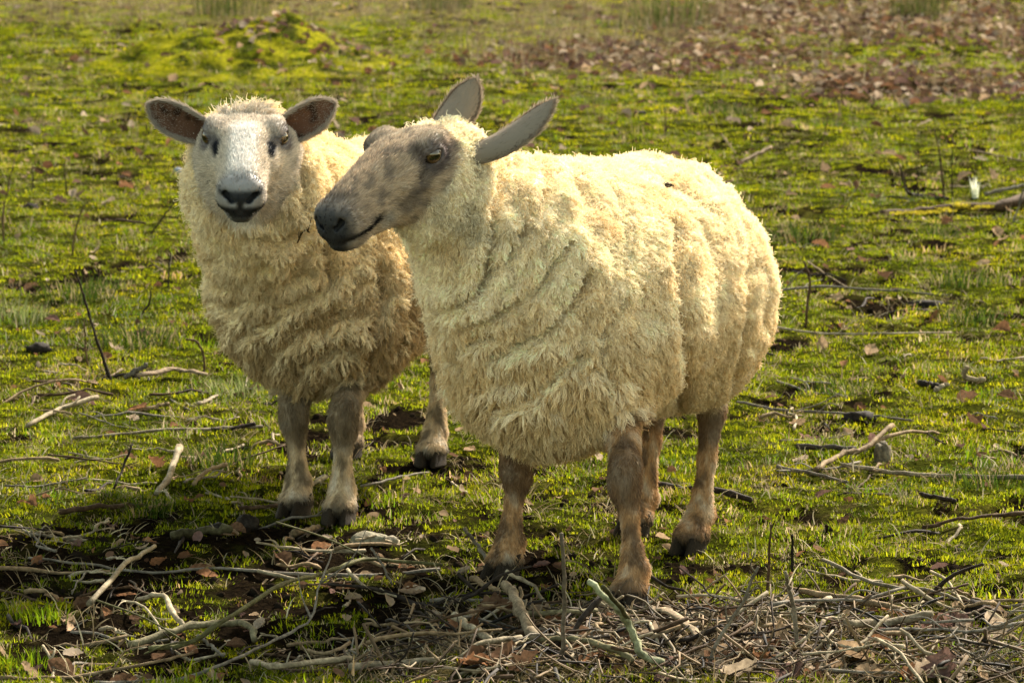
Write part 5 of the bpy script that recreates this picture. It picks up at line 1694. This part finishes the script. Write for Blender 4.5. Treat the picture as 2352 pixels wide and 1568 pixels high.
# ---- grass tufts, rush clumps
DKG = [(0.021, 0.0385, 0.0056), (0.0315, 0.056, 0.007), (0.056, 0.077, 0.0098), (0.175, 0.14, 0.07)]
TUFTS = [((330, 1185 - 395), .10, .07, 'dark grass tuft beside the chest of the farther ewe, nearest the bark strip'), ((175, 692), .10, .075, 'dark grass tuft at the foot of the tall curved stem'),
         ((30, 738), .09, .075, 'grey green grass tuft at the left edge of the turf'), ((470, 790), .07, .06, 'small grass tuft touching the wool of the farther ewe'), ((560, 905), .10, .06, 'pale silky grass tuft under the chest of the farther ewe'),
         ((500, 1075), .07, .07, 'yellowish grass tuft left of the front legs of the farther ewe'), ((1830, 545), .13, .075, 'large dark grass tuft just right of the rump of the nearer ewe'), ((2225, 652), .10, .07, 'round dark green tuft near the right edge'),
         ((2235, 735), .09, .06, 'dark tuft directly below the round dark green tuft'), ((2150, 545), .07, .07, 'bright green tuft below the mossy log'), ((1670, 258), .10, .06, 'dark tuft on the turf above the back of the nearer ewe'),
         ((1930, 905), .09, .05, 'dark flattened tuft right of the hind leg of the nearer ewe'), ((345, 1172), .05, .05, 'small yellow grass tuft at the border of the mud'), ((100, 1425), .05, .035, 'bright grass tuft in the near mud at the left'),
         ((40, 1515), .05, .035, 'bright grass tuft in the nearest left corner'), ((255, 660), .06, .05, 'low tuft between the tall curved stem and the farther ewe'), ((2270, 1120), .08, .05, 'yellow green tuft under the end of the long pale cane'),
         ((1290, 930), .05, .06, 'thin tuft showing under the belly of the nearer ewe')]
for i, (p, rad, ln, lab) in enumerate(TUFTS):
    c = gp(*p)
    cols = DKG if 'dark' in lab or 'low' in lab else ([(.30, .27, .06), (.22, .24, .04), (.36, .31, .12)] if 'yellow' in lab else ([(.13, .15, .05), (.18, .18, .08), (.09, .12, .03)] if 'pale' in lab or 'grey' in lab else GREEN))
    ob = link('grass_tuft', blades(int(170 * rad / .08), rad, ln * .5, ln * 1.15, .0026, .5, 1200 + i, .9, cols), None)
    ob.data.materials.append(None)
    ob.location = (c[0], c[1], float(ground_z(c[0], c[1])[0]))
    tag(ob, lab, 'grass tuft', 'grass tufts in the field')
    TUFTS[i] = ob
gm2 = NT('tuft_blade')
gm2.leafy(gm2.attr().outputs['Color'], .6, .45, 0.0)
for ob in TUFTS:
    ob.data.materials.clear()
    ob.data.materials.append(gm2.m)
for i, (p, rad, lab) in enumerate([((530, 38), .22, 'dark rush clump standing behind the mossy mound'), ((1525, 62), .26, 'tall dark green rush clump at the top of the field, above the nearer ewe'), ((1015, 22), .20, 'small rush clump at the top of the field between the ewes'), ((2110, 40), .16, 'thin rush clump standing in the leaf litter at the top right')]):
    c = gp(*p)
    ob = link('rush_clump', blades(260, rad, .16, .36, .0040, .18, 1300 + i, .5, [(.035, .055, .010), (.05, .065, .014), (.07, .075, .02), (.16, .12, .06)]), gm2.m)
    ob.location = (c[0], c[1], -.01)
    tag(ob, lab, 'rush clump', 'rush clumps at the back')

# ---- mossy log, stones, clods, feathers
mlm = NT('log_moss')
lma = mlm.attr()
lmn = mlm.noise(120, 5)
lmr = mlm.ramp(lmn.outputs['Fac'], [(.3, (.5, .5, .5)), (.7, (1.4, 1.35, 1.2))])
mlm.solid(mlm.mix(lma.outputs['Color'], lmr.outputs[0], 1.0, 'MULTIPLY'), .9, .1, mlm.bump(lmn.outputs['Fac'], 1, .01))
P = np.array([gpt(2025, 489, .012), gpt(2110, 482, .014), gpt(2201, 477, .018), gpt(2290, 466, .03), gpt(2375, 450, .04)])
me, o = stick_mesh(P, .010, .022, WC['brown'], 1400, .8, 0, 7, .5, 11)
log = link('mossy_log', me, M_WOOD)
log.location = o
tag(log, 'low rotten log with yellow moss lying at the right edge of the turf', 'log')
def moss_on(px, rad, n, ln, seed):
    c = gpt(*px)
    ob = link('moss_patch', blades(n, rad, ln * .5, ln, .0026, .4, seed, 1.0, [(.34, .28, .020), (.28, .25, .022), (.40, .31, .03)]), gm2.m, log)
    ob.location = c - o
moss_on((2207, 476, .020), .028, 300, .026, 1410)
for k_, (mx_, my_) in enumerate([(2060, 487), (2095, 484), (2112, 483), (2148, 481), (2180, 479), (2235, 474), (2285, 468), (2310, 463), (2335, 459)]):
    moss_on((mx_, my_, .014 + .0018 * k_), .024, 130, .013, 1420 + k_)
moss_on((2130, 483, .014), .032, 170, .014, 1411)
moss_on((2080, 486, .012), .030, 130, .012, 1412)
moss_on((2258, 471, .026), .034, 190, .014, 1413)
moss_on((2165, 480, .016), .026, 130, .012, 1414)
def lump(name, px, size, col, seed, label, cat, sq=1.0, rough=.8, group=None):
    r = np.random.default_rng(seed)
    nu, nv = 16, 11
    V, Q = [], []
    for j in range(nv + 1):
        th = math.pi * j / nv
        for i in range(nu):
            a = 2 * math.pi * i / nu
            V.append((math.sin(th) * math.cos(a), math.sin(th) * math.sin(a), math.cos(th)))
    V = np.array(V)
    V = np.sign(V) * np.abs(V) ** sq
    V = V * (1 + .75 * fbm(V, 1.7, 4, seed))[:, None] * np.asarray(size)
    for j in range(nv):
        for i in range(nu):
            Q.append((j * nu + i, (j + 1) * nu + i, (j + 1) * nu + (i + 1) % nu, j * nu + (i + 1) % nu))
    C = np.tile(np.asarray(col), (len(V), 1)) * (1 + .3 * noise3(V, 60, seed))[:, None]
    ob = link(name, mesh_from(name, V, np.array(Q), C), M_WOOD)
    c = gpt(px[0], px[1], size[2] * .45)
    ob.location = c
    ob.rotation_euler = (0, 0, r.uniform(-.6, .6))
    tag(ob, label, cat, group)
    return ob
lump('wood_block', (850, 1237), (.036, .020, .016), (.20, .18, .13), 1501, 'weathered grey slab of wood lying in the mud before the ewes', 'wood slab', .6)
lump('wood_chip', (892, 1240), (.018, .014, .011), (.22, .19, .14), 1502, 'small grey chip of wood just right of the weathered slab', 'wood chip', .6)
lump('stone', (408, 392), (.016, .02, .014), (.20, .23, .28), 1503, 'small blue grey stone showing beside the cheek of the farther ewe', 'stone')
lump('stone', (2028, 1050), (.017, .014, .028), (.12, .10, .07), 1504, 'upright brown stone standing behind the long pale cane', 'stone', .7)
for k, (px, sz, lab) in enumerate([((2236, 1392), (.030, .024, .026), 'large black clod of soil near the lower right corner'), ((1975, 962), (.036, .03, .014), 'flat dark clod on the turf behind the long thin grey twig'), ((70, 468), (.024, .02, .016), 'black clod on the turf near the left edge'),
                                 ((567, 1190), (.022, .018, .022), 'black clod beside the front hoof of the farther ewe'), ((90, 800), (.03, .02, .014), 'dark clod below the grey green tuft at the left edge'), ((2130, 690), (.05, .03, .012), 'wide low clod of dark soil in the bare patch at the right'),
                                 ((1470, 262), (.03, .02, .016), 'dark clod on the turf above the ear of the nearer ewe'), ((500, 1195), (.02, .016, .014), 'small clod in the mud left of the farther ewe')]):
    lump('soil_clod', px, sz, (.022, .017, .013), 1510 + k, lab, 'clod', 1.0, .8, 'clods of dark soil')
# pale feather-like plume on the turf
pl = []
c = gpt(2240, 452, .0)
fm = blades(70, .010, .04, .085, .0022, .10, 1600, .35, [(.70, .70, .58), (.62, .64, .50)])
ob = link('feather', fm, gm2.m)
ob.location = c
tag(ob, 'whitish downy feather standing by the mossy log', 'feather')

# ---- bits caught in the fleece
def on_fleece(info, ox, oy, lift=.017):
    W, Nw = info
    p = proj(W)
    m = np.hypot(p[:, 0] - ox, p[:, 1] - oy) < 9
    i = np.where(m)[0][np.argmin(W[m, 1])]
    return W[i] + Nw[i] * lift
def caught(name, info, px, r0, r1, col, label, cat, seed, twigs=0):
    P = np.array([on_fleece(info, *q) for q in px])
    me, o = stick_mesh(P, r0, r1, col, seed, 1.0, twigs, 4, .3, 5)
    ob = link(name, me, M_WOOD)
    ob.location = o
    tag(ob, label, cat)
caught('straw', near_info, [(1385, 760), (1394, 820), (1405, 885)], .0009, .0006, (.12, .065, .025), 'long thin brown straw caught in the wool on the shoulder of the nearer ewe', 'straw', 1701)
caught('leaf_scrap', near_info, [(1520, 426), (1533, 430)], .0030, .0014, (.05, .035, .02), 'small dark scrap caught in the white wool on the back of the nearer ewe', 'scrap', 1702)
caught('leaf_scrap', near_info, [(1526, 434), (1531, 442)], .0016, .0010, (.05, .035, .02), 'tiny dark scrap just below the larger scrap on the back of the nearer ewe', 'scrap', 1703)
caught('dry_sprig', far_info, [(684, 556), (692, 545), (700, 533), (708, 519), (714, 506)], .0016, .0006, (.09, .06, .03), 'dry seed sprig hanging on the neck wool of the farther ewe', 'sprig', 1704, 9)
